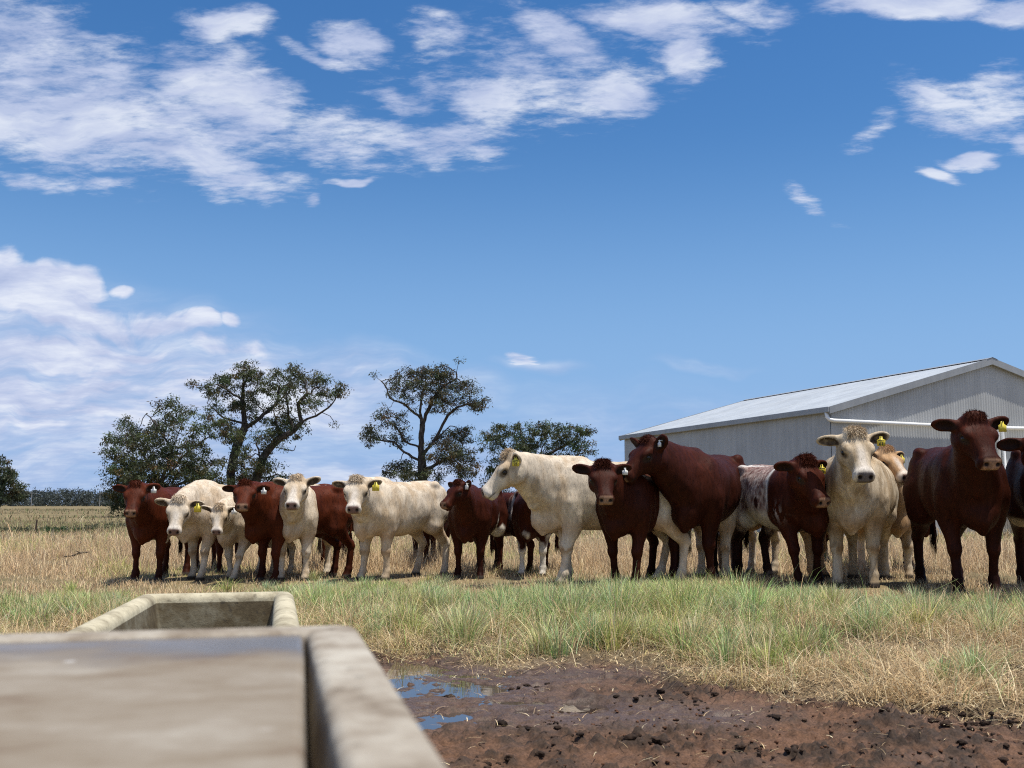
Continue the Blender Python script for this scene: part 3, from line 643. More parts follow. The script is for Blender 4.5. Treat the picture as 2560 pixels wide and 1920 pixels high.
K5 = [(1225, 1085, 32, 22, .9), (1265, 1075, 34, 20, 1.0), (1240, 1120, 45, 30, .9), (1335, 1070, 45, 22, 1.4), (1310, 1100, 55, 30, 1.2), (1380, 1085, 45, 26, 1.3), (1350, 1120, 60, 30, 1.2), (1420, 1090, 40, 22, 1.0), (1455, 1085, 30, 22, 1.1), (1450, 1115, 40, 26, 1.0), (1290, 1150, 55, 34, 1.4), (1240, 1180, 45, 30, 1.2), (1330, 1170, 80, 30, 1.4), (1440, 1145, 40, 20, .7), (1260, 1205, 60, 20, 1.2), (1400, 1160, 50, 26, 1.1)]
tree('low wide dark gum tree behind the cream cow with tag 25', 80, T5, K5, 45, .58, .19, .32, (.045, .060, .026))
T6 = [[(-40, 1275), (-35, 1220), (-20, 1190)], [(-35, 1225), (0, 1200), (20, 1190)]]
K6 = [(10, 1165, 22, 14, 1.0), (-25, 1165, 40, 30, 1.2), (20, 1185, 30, 20, 1.1), (40, 1190, 14, 22, 1.0), (10, 1215, 45, 26, 1.3), (50, 1225, 22, 22, .8), (-10, 1240, 60, 20, 1.3)]
tree('dark gum tree cut off by the left edge of the photo', 95, T6, K6, 46, .6, .26, .25, (.045, .055, .028))

# far woodland: one mass on the horizon
r = np.random.default_rng(77); cen = []; sp = []
for px in np.arange(-500, 1750, 6.0):
    for k in range(3):
        Y = r.uniform(430, 520); base = at(px + r.normal() * 6, 1261, Y); h = (5.2 + 2.2 * float(vnoise(np.array([px / 45., 0, k]), 3)) + r.normal() * .5) * Y / 470
        for j in range(5): cen.append((base[0] + r.normal() * 1.3, Y + r.normal() * 2, h * (j + .6) / 5.2)); sp.append(1.5)
cen = np.array(cen); cc = np.array([.060, .072, .062]) * r.uniform(.6, 1.3, (len(cen), 1))  # blue-grey haze of distance is put into the leaf colour
tag(link('far_woodland', leaf_mesh('far_woodland', cen, np.array(sp), 22, 1.0, cc, r, .1), None, m_leaf), 'dark hazy belt of woodland along the far horizon', 'woodland', kind='stuff')
m_pole, _, _ = principled('grey_pole', .8, (.30, .29, .27))
for px, lab in ((78, 'thin pale power pole before the far woodland, the more leftward of two'), (249, 'thin pale power pole before the far woodland, nearer the bushy gum tree')):
    b = at(px, 1261, 400); b[2] = 0; g = MB(); g.tube([(0, 0, -.2), (0, 0, 5.4)], [.15, .10], 8); g.box((-.9, -.06, 5.0), (.9, .06, 5.12)); o = g.build('power_pole', m_pole); o.location = tuple(b); tag(o, lab, 'pole', 'power poles on the horizon')
# steel stake, fallen branch, low shrubs in the paddock
m_rust, _, _ = principled('rusty_steel', .8, (.06, .035, .025))
p = ground(88, 1338); g = MB(); g.box((-.020, -.004, -.1), (.020, .004, .40)); g.box((-.004, .005, -.1), (.004, .026, .399)); o = g.build('steel_stake', m_rust); o.location = tuple(p); o.rotation_euler = (0, .06, .3)
tag(o, 'short dark steel stake standing in the paddock at left', 'stake')
p = ground(190, 1408); g = MB(); g.tube([(-.17, 0, .09), (-.06, .03, .10), (.05, .01, .14), (.16, .03, .15)], [.006, .010, .016, .006], 7); g.tube([(.05, .01, .14), (.00, -.03, .17)], [.010, .004], 6); o = g.build('fallen_branch', m_bark, smooth=True); o.location = tuple(p)
tag(o, 'dark fallen branch lying in the dry grass at left', 'branch')
shr = [(130, 1332, .55, .17, 'dark green low shrub just right of the steel stake, rounder'), (162, 1331, .52, .16, 'dark green low shrub, second to the right of the steel stake'), (212, 1331, .75, .22, 'broad grey green low shrub in the paddock, widest of its row'), (243, 1328, .45, .20, 'small grey green low shrub beside the broad one'),
       (292, 1322, .55, .26, 'grey green low shrub almost touching the red cow at far left'), (35, 1331, .50, .12, 'flat dark shrub left of the steel stake, second from the photo edge'), (8, 1331, .45, .10, 'flat dark shrub at the left edge of the photo'), (72, 1330, .45, .10, 'flat dark shrub immediately left of the steel stake')]
for i, (px, py, wd, ht, lab) in enumerate(shr):
    p = ground(px, py); r = np.random.default_rng(200 + i); n = 26; root = empty('low_shrub', tuple(p)); tag(root, lab, 'shrub', 'low shrubs in the paddock')
    ht *= .62; n = 18; cen = np.stack([r.normal(size=n) * wd * .42, r.normal(size=n) * wd * .35, r.uniform(.1, 1, n) * ht], 1); col = np.array([.055, .095, .036] if i in (0, 1) else [.12, .125, .065])
    link('foliage', leaf_mesh('foliage', cen, .10, 26, .08, np.tile(col, (n, 1)) * r.uniform(.6, 1.4, (n, 1)), r, -.4), root, m_leaf)
    g = MB()
    for k in range(6): a = r.uniform(0, 6.28); g.tube([(0, 0, -.02), (math.cos(a) * wd * .2, math.sin(a) * wd * .2, ht * .5), (math.cos(a) * wd * .35, math.sin(a) * wd * .35, ht * .9)], [.008, .006, .003], 5)
    g.build('stem', m_bark, root)
# ------------------------------------------------------------------ cattle: each one a posed implicit surface, meshed once
def surface_nets(F, org, h):
    S = F < 0
    nx, ny, nz = F.shape
    cnt = np.zeros((nx - 1, ny - 1, nz - 1), np.int8)
    for a in (0, 1):
        for b in (0, 1):
            for c in (0, 1): cnt += S[a:nx - 1 + a, b:ny - 1 + b, c:nz - 1 + c]
    act = (cnt > 0) & (cnt < 8); idx = np.argwhere(act); lut = -np.ones(act.shape, np.int32); lut[act] = np.arange(len(idx))
    acc = np.zeros((len(idx), 3)); num = np.zeros(len(idx)); cor = [(a, b, c) for a in (0, 1) for b in (0, 1) for c in (0, 1)]
    val = {k: F[idx[:, 0] + k[0], idx[:, 1] + k[1], idx[:, 2] + k[2]] for k in cor}
    for k in cor:
        for ax in range(3):
            if k[ax]: continue
            k2 = list(k); k2[ax] = 1; k2 = tuple(k2); f0, f1 = val[k], val[k2]; m = (f0 < 0) != (f1 < 0)
            t = np.where(m, f0 / np.where(m, f0 - f1, 1), 0); p = np.repeat(np.array([k], float), len(idx), 0); p[:, ax] += t
            acc[m] += p[m]; num[m] += 1
    V = (acc / num[:, None] + idx) * h + org
    Q = []
    for ax in range(3):
        sl0 = [slice(1, -1)] * 3; sl0[ax] = slice(0, -1); sl1 = [slice(1, -1)] * 3; sl1[ax] = slice(1, None)
        a = S[tuple(sl0)]; b = S[tuple(sl1)]; e = np.argwhere(a != b); 
        if not len(e): continue
        flip = a[tuple(e.T)]; o = [0, 1, 2]; o.remove(ax); e = e.copy(); e[:, o[0]] += 1; e[:, o[1]] += 1
        def cell(d0, d1):
            q = e.copy(); q[:, o[0]] += d0; q[:, o[1]] += d1; return lut[tuple(q.T)]
        q = np.stack([cell(-1, -1), cell(0, -1), cell(0, 0), cell(-1, 0)], 1)
        if ax == 1: flip = ~flip
        q[~flip] = q[~flip][:, ::-1]; Q.append(q)
    return V, np.concatenate(Q)
class Field:
    def __init__(s, lo, hi, h):
        s.h = h; s.lo = np.array(lo, float); n = np.ceil((np.array(hi) - s.lo) / h).astype(int) + 1
        s.ax = [(s.lo[i] + h * np.arange(n[i])).astype(np.float32) for i in range(3)]; s.F = np.full(n, 1.0, np.float32)
    def add(s, fn, lo, hi, k=.03, sub=False):
        m = k + 2 * s.h; sl = []
        for i in range(3):
            a = max(0, int(np.searchsorted(s.ax[i], lo[i] - m))); b = int(np.searchsorted(s.ax[i], hi[i] + m))
            if b <= a: return
            sl.append(slice(a, b))
        X = s.ax[0][sl[0]][:, None, None]; Y = s.ax[1][sl[1]][None, :, None]; Z = s.ax[2][sl[2]][None, None, :]
        d = fn(X, Y, Z).astype(np.float32); A = s.F[tuple(sl)]
        if sub:
            d = -d; hh = np.maximum(k - np.abs(A - d), 0) / k; s.F[tuple(sl)] = np.maximum(A, d) + hh * hh * k * .25
        else:
            hh = np.maximum(k - np.abs(A - d), 0) / k; s.F[tuple(sl)] = np.minimum(A, d) - hh * hh * k * .25
    def cap(s, a, b, ra, rb, k=.03):
        a = np.array(a, float); b = np.array(b, float); d = b - a; dd = d @ d + 1e-9
        def fn(X, Y, Z):
            t = np.clip(((X - a[0]) * d[0] + (Y - a[1]) * d[1] + (Z - a[2]) * d[2]) / dd, 0, 1)
            return np.sqrt((X - a[0] - t * d[0]) ** 2 + (Y - a[1] - t * d[1]) ** 2 + (Z - a[2] - t * d[2]) ** 2) - (ra + (rb - ra) * t)
        r = max(ra, rb); s.add(fn, np.minimum(a, b) - r, np.maximum(a, b) + r, k)
    def ell(s, c, r, k=.04, M=None, sub=False):        # M rows: the ellipsoid's own axes
        c = np.array(c, float); r = np.array(r, float); M = np.eye(3) if M is None else np.array(M)
        def fn(X, Y, Z):
            x, y, z = X - c[0], Y - c[1], Z - c[2]; u = [(M[i][0] * x + M[i][1] * y + M[i][2] * z) for i in range(3)]
            k0 = np.sqrt(sum((u[i] / r[i]) ** 2 for i in range(3))); k1 = np.sqrt(sum((u[i] / r[i] ** 2) ** 2 for i in range(3))) + 1e-6
            return k0 * (k0 - 1) / k1
        e = np.sqrt(sum((M[i] * r[i]) ** 2 for i in range(3))); s.add(fn, c - e, c + e, k, sub)
    def loft(s, o, M, u, top, bot, wid, ex, k):        # body with a given top line, under line and width along axis M[0]
        o = np.array(o, float); M = np.array(M); u = np.array(u)
        def fn(X, Y, Z):
            x, y, z = X - o[0], Y - o[1], Z - o[2]; U = M[0][0] * x + M[0][1] * y + M[0][2] * z; V = M[1][0] * x + M[1][1] * y + M[1][2] * z; W = M[2][0] * x + M[2][1] * y + M[2][2] * z
            Uc = np.clip(U, u[0], u[-1]); sh = Uc.shape; f = Uc.ravel()
            t = np.interp(f, u, top).reshape(sh); b = np.interp(f, u, bot).reshape(sh); w = np.interp(f, u, wid).reshape(sh)
            zc = b + (t - b) * .48; hh = np.where(W > zc, t - zc, zc - b); n = (np.abs(V / w) ** ex + np.abs((W - zc) / hh) ** ex) ** (1 / ex)
            d = (n - 1) * np.minimum(w, hh) * .85; e = np.abs(U - Uc); return np.sqrt(np.maximum(d, 0) ** 2 + e * e) + np.minimum(d, 0)
        ext = []
        for uu in (u[0], u[-1]):
            for v in (-max(wid), max(wid)):
                for w_ in (min(bot), max(top)): ext.append(o + M[0] * uu + M[1] * v + M[2] * w_)
        ext = np.array(ext); s.add(fn, ext.min(0), ext.max(0), k)
def dense(u, *ys):
    """smooth resample of a profile, with elliptic ends"""
    u = np.array(u); U = np.linspace(u[0], u[-1], 60); out = [U]
    for y in ys:
        y = np.array(y); m = np.gradient(y, u); i = np.clip(np.searchsorted(u, U) - 1, 0, len(u) - 2); h = u[i + 1] - u[i]; t = (U - u[i]) / h
        out.append((2 * t ** 3 - 3 * t ** 2 + 1) * y[i] + (t ** 3 - 2 * t ** 2 + t) * h * m[i] + (-2 * t ** 3 + 3 * t ** 2) * y[i + 1] + (t ** 3 - t ** 2) * h * m[i + 1])
    return out
TU, TT, TB, TW = dense([-.64, -.61, -.54, -.44, -.30, -.12, .08, .26, .40, .50, .56, .585],
                       [.88, .925, .965, .995, .99, .975, .975, .99, .985, .93, .86, .80],
                       [.70, .63, .58, .54, .495, .445, .425, .43, .46, .49, .55, .62],
                       [.05, .11, .165, .205, .215, .235, .245, .225, .195, .155, .105, .05])
HU, HT, HB, HW = dense([-.075, -.05, .0, .06, .13, .20, .27, .33, .375, .405, .418],
                       [-.02, .02, .048, .056, .050, .036, .022, .018, .014, -.008, -.035],
                       [-.08, -.12, -.155, -.185, -.175, -.150, -.122, -.116, -.112, -.090, -.065],
                       [.035, .070, .097, .108, .110, .086, .068, .065, .070, .058, .03])
def coat_mat(name, rough=.72, streak=.22, spec=.1):
    m, t, b = principled(name, rough, spec=spec); a = t.new('ShaderNodeAttribute', attribute_name='col'); g = t.new('ShaderNodeTexCoord'); p = g.outputs['Object']
    mp = t.new('ShaderNodeMapping'); t.l.new(p, mp.inputs[0]); mp.inputs['Scale'].default_value = (1, 1, .28); mp.inputs['Rotation'].default_value = (0, .5, 0)
    f = t.noise(mp.outputs[0], 70, 4, .65, .5); f2 = t.noise(mp.outputs[0], 16, 4, .6, .8)
    c = t.mix(1.0, a.outputs['Color'], t.ramp(t.math('ADD', t.math('MULTIPLY', f, .5), t.math('MULTIPLY', f2, .5)), [(.36, (1 - streak,) * 3), (.5, (1, 1, 1)), (.64, (1 + streak,) * 3)]), 'MULTIPLY')
    t.l.new(c, b.inputs['Base Color']); 
    bump(t, b, t.math('ADD', t.math('MULTIPLY', f, .5), f2), .45, .012); return m
m_red = coat_mat('red_coat', .58, .40, .09); m_white = coat_mat('cream_coat', .8, .26)
m_eye, _, _ = principled('eye', .12, (.010, .007, .005), spec=.35)
m_tagy, _, _ = principled('yellow_tag', .5, (.72, .58, .06)); m_tagw, _, _ = principled('white_tag', .5, (.78, .76, .70)); m_ink, _, _ = principled('tag_ink', .6, (.02, .018, .01))
m_hair = attr_mat('hair', .7, transl=.08, spec=.08)
RED = np.array([.064, .0140, .0048]); DRED = np.array([.042, .0092, .0036]); BR = np.array([.035, .0078, .0031]); CRM = np.array([.61, .515, .39]); CR2 = np.array([.58, .475, .335]); TAN = np.array([.42, .24, .11]); WHT = np.array([.68, .62, .52])
PALE = {'cream', 'dirty', 'tanface'}
def hair_mesh(name, roots, dirs, length, width, cols, r, bend=.4, parent=None, jit=.28):
    N = len(roots); ln = length * r.uniform(.5, 1.3, N)[:, None]; d = dirs + r.normal(size=(N, 3)) * jit; d /= np.linalg.norm(d, axis=1)[:, None]
    sd = np.cross(d, r.normal(size=(N, 3))); sd /= np.linalg.norm(sd, axis=1)[:, None] + 1e-9; sd *= width / 2; dn = np.array([0, 0, -1.0])
    P0 = roots; P1 = P0 + d * ln * .5; P2 = P0 + d * ln * .9 + dn * ln * bend * .5
    v = np.stack([P0 - sd, P0 + sd, P1 + sd * .8, P1 - sd * .8, P2], 1).reshape(-1, 3); b = np.arange(N)[:, None] * 5
    loops = np.concatenate([b, b + 1, b + 2, b + 3, b + 3, b + 2, b + 4], 1).ravel(); tot = np.tile([4, 3], N)
    return link(name, npmesh(name, v, loops, tot, col=np.repeat(cols, 5, 0)), parent, m_hair)
def text_mesh(s, size):
    cu = bpy.data.curves.new('digits', 'FONT'); cu.body = s; cu.size = size; cu.align_x = 'CENTER'; cu.align_y = 'CENTER'; cu.offset = size * .022
    o = bpy.data.objects.new('digits', cu); C.objects.link(o); dg = bpy.context.evaluated_depsgraph_get(); me = bpy.data.meshes.new_from_object(o.evaluated_get(dg)); bpy.data.objects.remove(o); bpy.data.curves.remove(cu)
    me.name = 'tag_number'; me.materials.clear(); return me
def cow(label, feet, Hm, head_deg, poll, face, pitch, coat, seed, tagcol=None, digits=None, stance=(0, 0, 0, 0), fat=1.0, pattern=None, ear=0.0, tail=True, grp='cattle standing in a row in the paddock', hs=1.0, tuft=1.0, roll=0.0, neckL=.47, legdark=False, tailcol=None, tagside=1, hind=None):
    if hind is not None:
        G0 = ground(*feet); best = min(np.arange(head_deg - 60, head_deg + 60, .5), key=lambda a: abs(project(G0 - np.array([math.sin(R(a)), -math.cos(R(a)), 0]) * .92 * Hm)[0] - hind) + .05 * abs(a - head_deg)); head_deg = best
    r = np.random.default_rng(seed); psi = R(head_deg); fwd = np.array([math.sin(psi), -math.cos(psi), 0]); lft = np.array([math.cos(psi), math.sin(psi), 0])
    G = ground(*feet); O = G - fwd * .36 * Hm; O[2] = 0.0
    Rm = np.stack([fwd, lft, [0, 0, 1]])                # world -> cow axes
    loc = lambda P: Rm @ (np.array(P) - O) / Hm
    dvec = lambda d: Rm @ np.array(d)
    # head placement: the poll lies on the photo ray, a neck's length from the shoulder
    Bw = O + (fwd * .43 + np.array([0, 0, .86])) * Hm; d = ray(poll[0], poll[1] + 12 * hs); c0 = np.array([0, 0, CAMZ]); oc = c0 - Bw; bq = d @ oc; cq = oc @ oc - (neckL * Hm) ** 2; disc = bq * bq - cq
    if disc > 0:
        s1, s2 = -bq - math.sqrt(disc), -bq + math.sqrt(disc); P1, P2 = c0 + d * s1, c0 + d * s2; Pw = P1 if (P1 - Bw) @ fwd > (P2 - Bw) @ fwd else P2
    else:
        Pw = c0 + d * (-bq)
        dv = Pw - Bw; 
        if np.linalg.norm(dv) > .62 * Hm: print('neck reach', label[:40], np.linalg.norm(dv) / Hm)
    al = R(face); ph = R(pitch + 9); hf = np.array([math.sin(al), -math.cos(al), 0]); u = hf * math.cos(ph) + np.array([0, 0, math.sin(ph)]); v = np.array([math.cos(al), math.sin(al), 0]); w_ = np.cross(u, v)
    cr_, sr_ = math.cos(R(roll)), math.sin(R(roll)); v, w_ = v * cr_ + w_ * sr_, w_ * cr_ - v * sr_
    Pl = loc(Pw); U, V_, W_ = dvec(u), dvec(v), dvec(w_); MH = np.stack([U, V_, W_]) ; r0 = np.random.default_rng(seed + 900); HS = .86 * hs; SV = np.array([.96 * r0.uniform(.95, 1.05), 1.12 * r0.uniform(.94, 1.05), 1.02]) * HS
    hp = lambda a, b, c: Pl + U * a * SV[0] + V_ * b * SV[1] + W_ * c * SV[2]
    h = .0118 / Hm * 1.05
    pts = [Pl + U * .45 * HS + V_ * .36, Pl + U * .45 - V_ * .36, Pl - U * .15 + V_ * .36, Pl - U * .15 - V_ * .36, Pl + W_ * .2]
    lo = np.minimum(np.min(pts, 0), [-.78, -.33, -.03]); hi = np.maximum(np.max(pts, 0), [.72, .33, 1.06])
    f = Field(lo - .02, hi + .02, h)
    f.loft([0, 0, 0], np.eye(3), TU, TT, TB, TW * fat * .96, 2.25, .02)
    f.ell((.30, .125 * fat, .70), (.16, .085, .22), .06); f.ell((.30, -.125 * fat, .70), (.16, .085, .22), .06)        # shoulders
    f.ell((.50, 0, .53), (.13, .105, .125), .07)                                                                      # brisket
    f.ell((-.47, .125 * fat, .73), (.165, .095, .22), .06); f.ell((-.47, -.125 * fat, .73), (.165, .095, .22), .06)    # quarters
    for sg in (1, -1): f.ell((-.39, sg * .150 * fat, .955), (.055, .036, .034), .045); f.ell((-.595, sg * .075, .90), (.035, .03, .035), .035)
    f.ell((.30, 0, .985), (.12, .05, .03), .05)
    for sg in (1, -1):                                # flank hollow, the groove behind the shoulder and before the thigh
        f.ell((-.25, sg * .290 * fat, .815), (.11, .075, .085), .07, sub=True); f.ell((.135, sg * .290 * fat, .66), (.040, .065, .20), .07, sub=True); f.ell((-.315, sg * .285 * fat, .59), (.035, .075, .13), .07, sub=True)
        f.ell((.345, sg * .165 * fat, .585), (.075, .045, .10), .04); f.ell((.40, sg * .15, .70), (.05, .04, .12), .05)
    for j, (sg, st) in enumerate(((1, stance[0]), (-1, stance[1]))):
        y = sg * .125
        f.cap((.36, sg * .130, .64), (.325, sg * .136, .50), .098, .070, .06)
        f.ell((.318, sg * .138, .455), (.050, .042, .085), .04)
        f.cap((.322, sg * .136, .49), (.345 + st * .45, y, .30), .066, .043, .035)
        f.ell((.350 + st * .45, y, .282), (.043, .041, .052), .025)
        f.cap((.338 + st * .45, y, .262), (.343 + st * .92, y * .99, .10), .033, .029, .02)
        f.ell((.341 + st * .93, y, .092), (.036, .034, .034), .02)
        f.cap((.345 + st * .94, y, .082), (.370 + st, y, .03), .031, .040, .02); f.cap((.358 + st, y, .012), (.382 + st, y, .008), .042, .040, .012)
    for j, (sg, st) in enumerate(((1, stance[2]), (-1, stance[3]))):
        y = sg * .122
        f.cap((-.42, sg * .130, .66), (-.36, sg * .146, .53), .125, .095, .07)
        f.cap((-.40, sg * .142, .53), (-.590 + st * .5, y, .345), .086, .042, .05)
        f.cap((-.605 + st * .5, y, .375), (-.615 + st * .5, y, .335), .034, .037, .025)
        f.cap((-.600 + st * .55, y, .33), (-.578 + st * .92, y, .10), .037, .031, .02)
        f.ell((-.574 + st * .93, y, .092), (.037, .035, .034), .02)
        f.cap((-.572 + st * .94, y, .082), (-.547 + st, y, .03), .032, .041, .02); f.cap((-.558 + st, y, .012), (-.534 + st, y, .008), .043, .041, .012)
    # neck
    napeP = hp(-.035, 0, -.035); thr = hp(.055, 0, -.125)
    def bez(a, b, c, t): return a * (1 - t) ** 2 + b * 2 * t * (1 - t) + c * t * t
    A1, A2 = np.array([.36, 0, .885]), np.array([.46, 0, .66]); fw = np.array([1.0, 0, 0])
    m1 = A1 + fw * .20 + np.array([0, 0, .05]); m1 = (m1 + (A1 + napeP) / 2) / 2; m2 = A2 + fw * .16 + np.array([0, 0, .07]); m2 = (m2 + (A2 + thr) / 2) / 2
    N = 7
    for i in range(N):
        t0, t1 = i / N, (i + 1) / N
        f.cap(bez(A1, m1, napeP, t0), bez(A1, m1, napeP, t1), .098 - .042 * t0, .098 - .042 * t1, .05)
        f.cap(bez(A2, m2, thr, t0), bez(A2, m2, thr, t1), .135 - .078 * t0, .135 - .078 * t1, .06)
        ca, cb = (bez(A1, m1, napeP, t0) + bez(A2, m2, thr, t0)) / 2, (bez(A1, m1, napeP, t1) + bez(A2, m2, thr, t1)) / 2
        f.cap(ca, cb, .135 - .070 * t0, .135 - .070 * t1, .06)
    dew = [thr + np.array([0, 0, -.03]), bez(A2, m2, thr, .5) + np.array([.02, 0, -.13]), np.array([.585, 0, .60]), np.array([.595, 0, .47]), np.array([.54, 0, .40])]
    for a, b in zip(dew[:-1], dew[1:]): f.cap(a, b, .018, .022, .045)
    # head
    f.loft(Pl, MH, HU * SV[0], HT * SV[2], HB * SV[2], HW * SV[1], 2.6, .045)
    for sg in (1, -1):
        f.ell(hp(.128, sg * .088, .010), np.array([.050, .026, .028]) * SV, .03, MH)                        # brow
        f.ell(hp(.08, sg * .066, -.105), np.array([.085, .035, .065]) * SV, .04, MH)                        # cheek
        f.ell(hp(.372, sg * .040, -.048), np.array([.035, .026, .045]) * SV, .025, MH)                      # muzzle
        f.ell(hp(.142, sg * .112, -.020), np.array([.024, .014, .016]) * SV, .012, MH, sub=True)            # eye hollow
        f.ell(hp(.404, sg * .036, -.022), np.array([.016, .012, .013]) * SV, .010, MH, sub=True)            # nostril
    f.ell(hp(.345, 0, -.118), np.array([.05, .042, .022]) * SV, .02, MH)                                     # chin
    f.ell(hp(-.02, 0, .045), np.array([.05, .062, .042]) * SV, .05, MH)                                      # poll
    ears = []
    for sg in (1, -1):
        ea = R(ear + r.uniform(-13, 11)); root = hp(-.005, sg * .085, -.028)
        ax = V_ * sg * math.cos(ea) + (W_ * math.sin(ea)) - U * .12; ax /= np.linalg.norm(ax); nz = U * r.uniform(.6, .95) + W_ * r.uniform(.1, .5) + V_ * sg * .25; nz -= ax * (nz @ ax); nz /= np.linalg.norm(nz); ay = np.cross(nz, ax); Me = np.stack([ax, ay, nz])
        c = root + ax * .095 * HS; f.cap(root, root + ax * .06 * HS, .030, .030, .03)
        f.ell(c, np.array([.098, .052, .028]) * HS, .02, Me); f.ell(c + nz * .026 * HS + ax * .018 * HS, np.array([.072, .034, .026]) * HS, .012, Me, sub=True); ears.append((c, Me, sg))
    if tail:
        tp = [(-.60, 0, .95), (-.665, 0, .90), (-.69, 0, .80), (-.685, 0, .62), (-.68, .005, .42)]
        for a, b, ra, rb in zip(tp[:-1], tp[1:], (.038, .030, .024, .020), (.030, .024, .020, .014)): f.cap(a, b, ra, rb, .025)
    V, Q = surface_nets(f.F, f.lo, h)
    e1 = V[Q[:, 2]] - V[Q[:, 0]]; e2 = V[Q[:, 3]] - V[Q[:, 1]]; fn_ = np.cross(e1, e2); vn = np.zeros_like(V)
    for k in range(4): np.add.at(vn, Q[:, k], fn_)
    vn /= np.linalg.norm(vn, axis=1)[:, None] + 1e-9; so = seed * 3.7
    qq = (V - Pl) @ MH.T / SV; calm = np.where((qq[:, 0] > .06) & (np.abs(qq[:, 1]) < .2) & (np.abs(qq[:, 2]) < .25), .3, 1.0)
    V = V + vn * (((fbm(V * np.array([7, 7, 4.5]) + so, seed + 40, 3) - .5) * .022 + (fbm(V * np.array([30, 30, 13]) + so, seed + 41, 2) - .5) * .003) * calm)[:, None]   # loose hide and matted hair
    # ---- coat colours by place on the animal (markings, mud, skin and tone by height)
    q = (V - Pl) @ MH.T / SV; hu, hv, hw = q[:, 0], q[:, 1], q[:, 2]
    inhead = (hu > -.10) & (np.abs(hv) < .16) & (hw > -.25) & (hw < .14)
    so = seed * 3.7; nA = fbm(V * 3 + so, seed, 4); nB = fbm(V * np.array([9, 9, 5]) + so, seed + 3, 4); nC = fbm(V * np.array([26, 26, 10]) + so, seed + 5, 3)
    lm = lambda a, lo_, hi_: np.clip((a - lo_) / (hi_ - lo_), 0, 1)[:, None]
    pale = coat in PALE
    if pale:
        base = {'cream': CRM, 'dirty': CR2, 'tanface': CR2}[coat] * np.ones((len(V), 1)); base = base * (1 + .22 * (nA - .5))[:, None]
        stain = lm(nB * .7 + nC * .3, .44, .62) * .75; base = base * (1 - stain) + base * np.array([.72, .62, .50]) * stain
        if coat != 'cream': s2 = lm(nC * .6 + nA * .4, .47, .62) * (.60 if coat == 'dirty' else .4); base = base * (1 - s2) + np.array([.31, .225, .13]) * s2
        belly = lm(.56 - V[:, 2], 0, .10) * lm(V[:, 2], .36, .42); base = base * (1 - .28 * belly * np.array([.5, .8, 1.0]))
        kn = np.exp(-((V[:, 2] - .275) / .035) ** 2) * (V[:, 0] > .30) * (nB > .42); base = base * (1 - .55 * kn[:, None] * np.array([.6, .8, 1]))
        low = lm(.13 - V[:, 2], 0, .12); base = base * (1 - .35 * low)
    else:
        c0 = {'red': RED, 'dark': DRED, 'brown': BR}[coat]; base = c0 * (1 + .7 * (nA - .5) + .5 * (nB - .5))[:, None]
        base = base * (1 + .25 * lm(V[:, 2], .75, 1.0) * np.array([1.0, .7, .5])); lg = lm(.30 - V[:, 2], 0, .2); base = base * (1 - .45 * lg)  # red coats lighter and redder towards the back, darker down the legs
    if pattern: base = pattern(V, base, nA, nB, nC, inhead)
    # hooves
    hoof = lm(.045 - V[:, 2], 0, .015); base = base * (1 - hoof) + np.array([.05, .04, .032]) * hoof
    # muzzle, nostrils, mouth, eyes, ears
    hm = inhead.astype(float)[:, None]; face = lm(np.abs(hv), .085, .04)
    if pale:
        wh = hm * lm(hu, .30, .345); wh = wh * .75; base = base * (1 - wh) + np.array([.64, .575, .49]) * wh
        br_ = hm * lm(hu, .10, .2) * lm(.045 - np.abs(hv), 0, .03) * lm(hw, -.03, .0); base = base * (1 - .6 * br_) + np.array([.66, .60, .52]) * .6 * br_
        pad = np.array([.20, .120, .095]) if coat != 'dirty' else np.array([.13, .11, .105])
    else: pad = np.array([.27, .155, .095])
    np_ = hm * lm(hu, .372, .388) * lm(.060 - np.abs(hv), 0, .012) * lm(hw, -.082, -.072); base = base * (1 - np_) + pad * np_
    no = hm * np.clip(1.3 - np.sqrt(((hu - .405) / .022) ** 2 + ((np.abs(hv) - .037) / .015) ** 2 + ((hw + .024) / .015) ** 2), 0, .5)[:, None] * 2; base = base * (1 - no) + np.array([.018, .012, .010]) * no
    mo = hm * np.exp(-((hw + .085 + .10 * np.clip(.38 - hu, 0, .2)) / .007) ** 2)[:, None] * lm(hu, .30, .33) * .8; base = base * (1 - mo) + np.array([.03, .018, .014]) * mo
    ed = np.sqrt(((hu - .152) / .046) ** 2 + ((np.abs(hv) - .094) / .034) ** 2 + ((hw + .022) / .030) ** 2); er = hm * np.clip(1.35 - ed, 0, .55)[:, None] * 1.8 * (.8 if pale else .9); er = np.clip(er, 0, 1); base = base * (1 - er) + np.array([.035, .022, .016]) * er
    for c, Me, sg in ears:
        e = (V - c) @ Me.T / HS; ie = lm(.9 - (e[:, 0] / .085) ** 2 - (e[:, 1] / .044) ** 2, 0, .25) * lm(e[:, 2], -.012, .002) * (np.abs(e[:, 2]) < .05)[:, None]; ie = np.clip(ie * (.98 + .5 * (nC[:, None] - .5)), 0, 1)
        base = base * (1 - ie) + (np.array([.060, .042, .030]) if pale else np.array([.022, .010, .007])) * ie
    if not pale and tailcol is None: tailcol = BR * .8
    Vm = V * Hm
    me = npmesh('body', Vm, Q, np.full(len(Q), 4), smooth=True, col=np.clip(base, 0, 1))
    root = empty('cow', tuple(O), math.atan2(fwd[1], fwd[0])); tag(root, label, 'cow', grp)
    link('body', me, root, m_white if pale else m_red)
    # eyes
    import bmesh
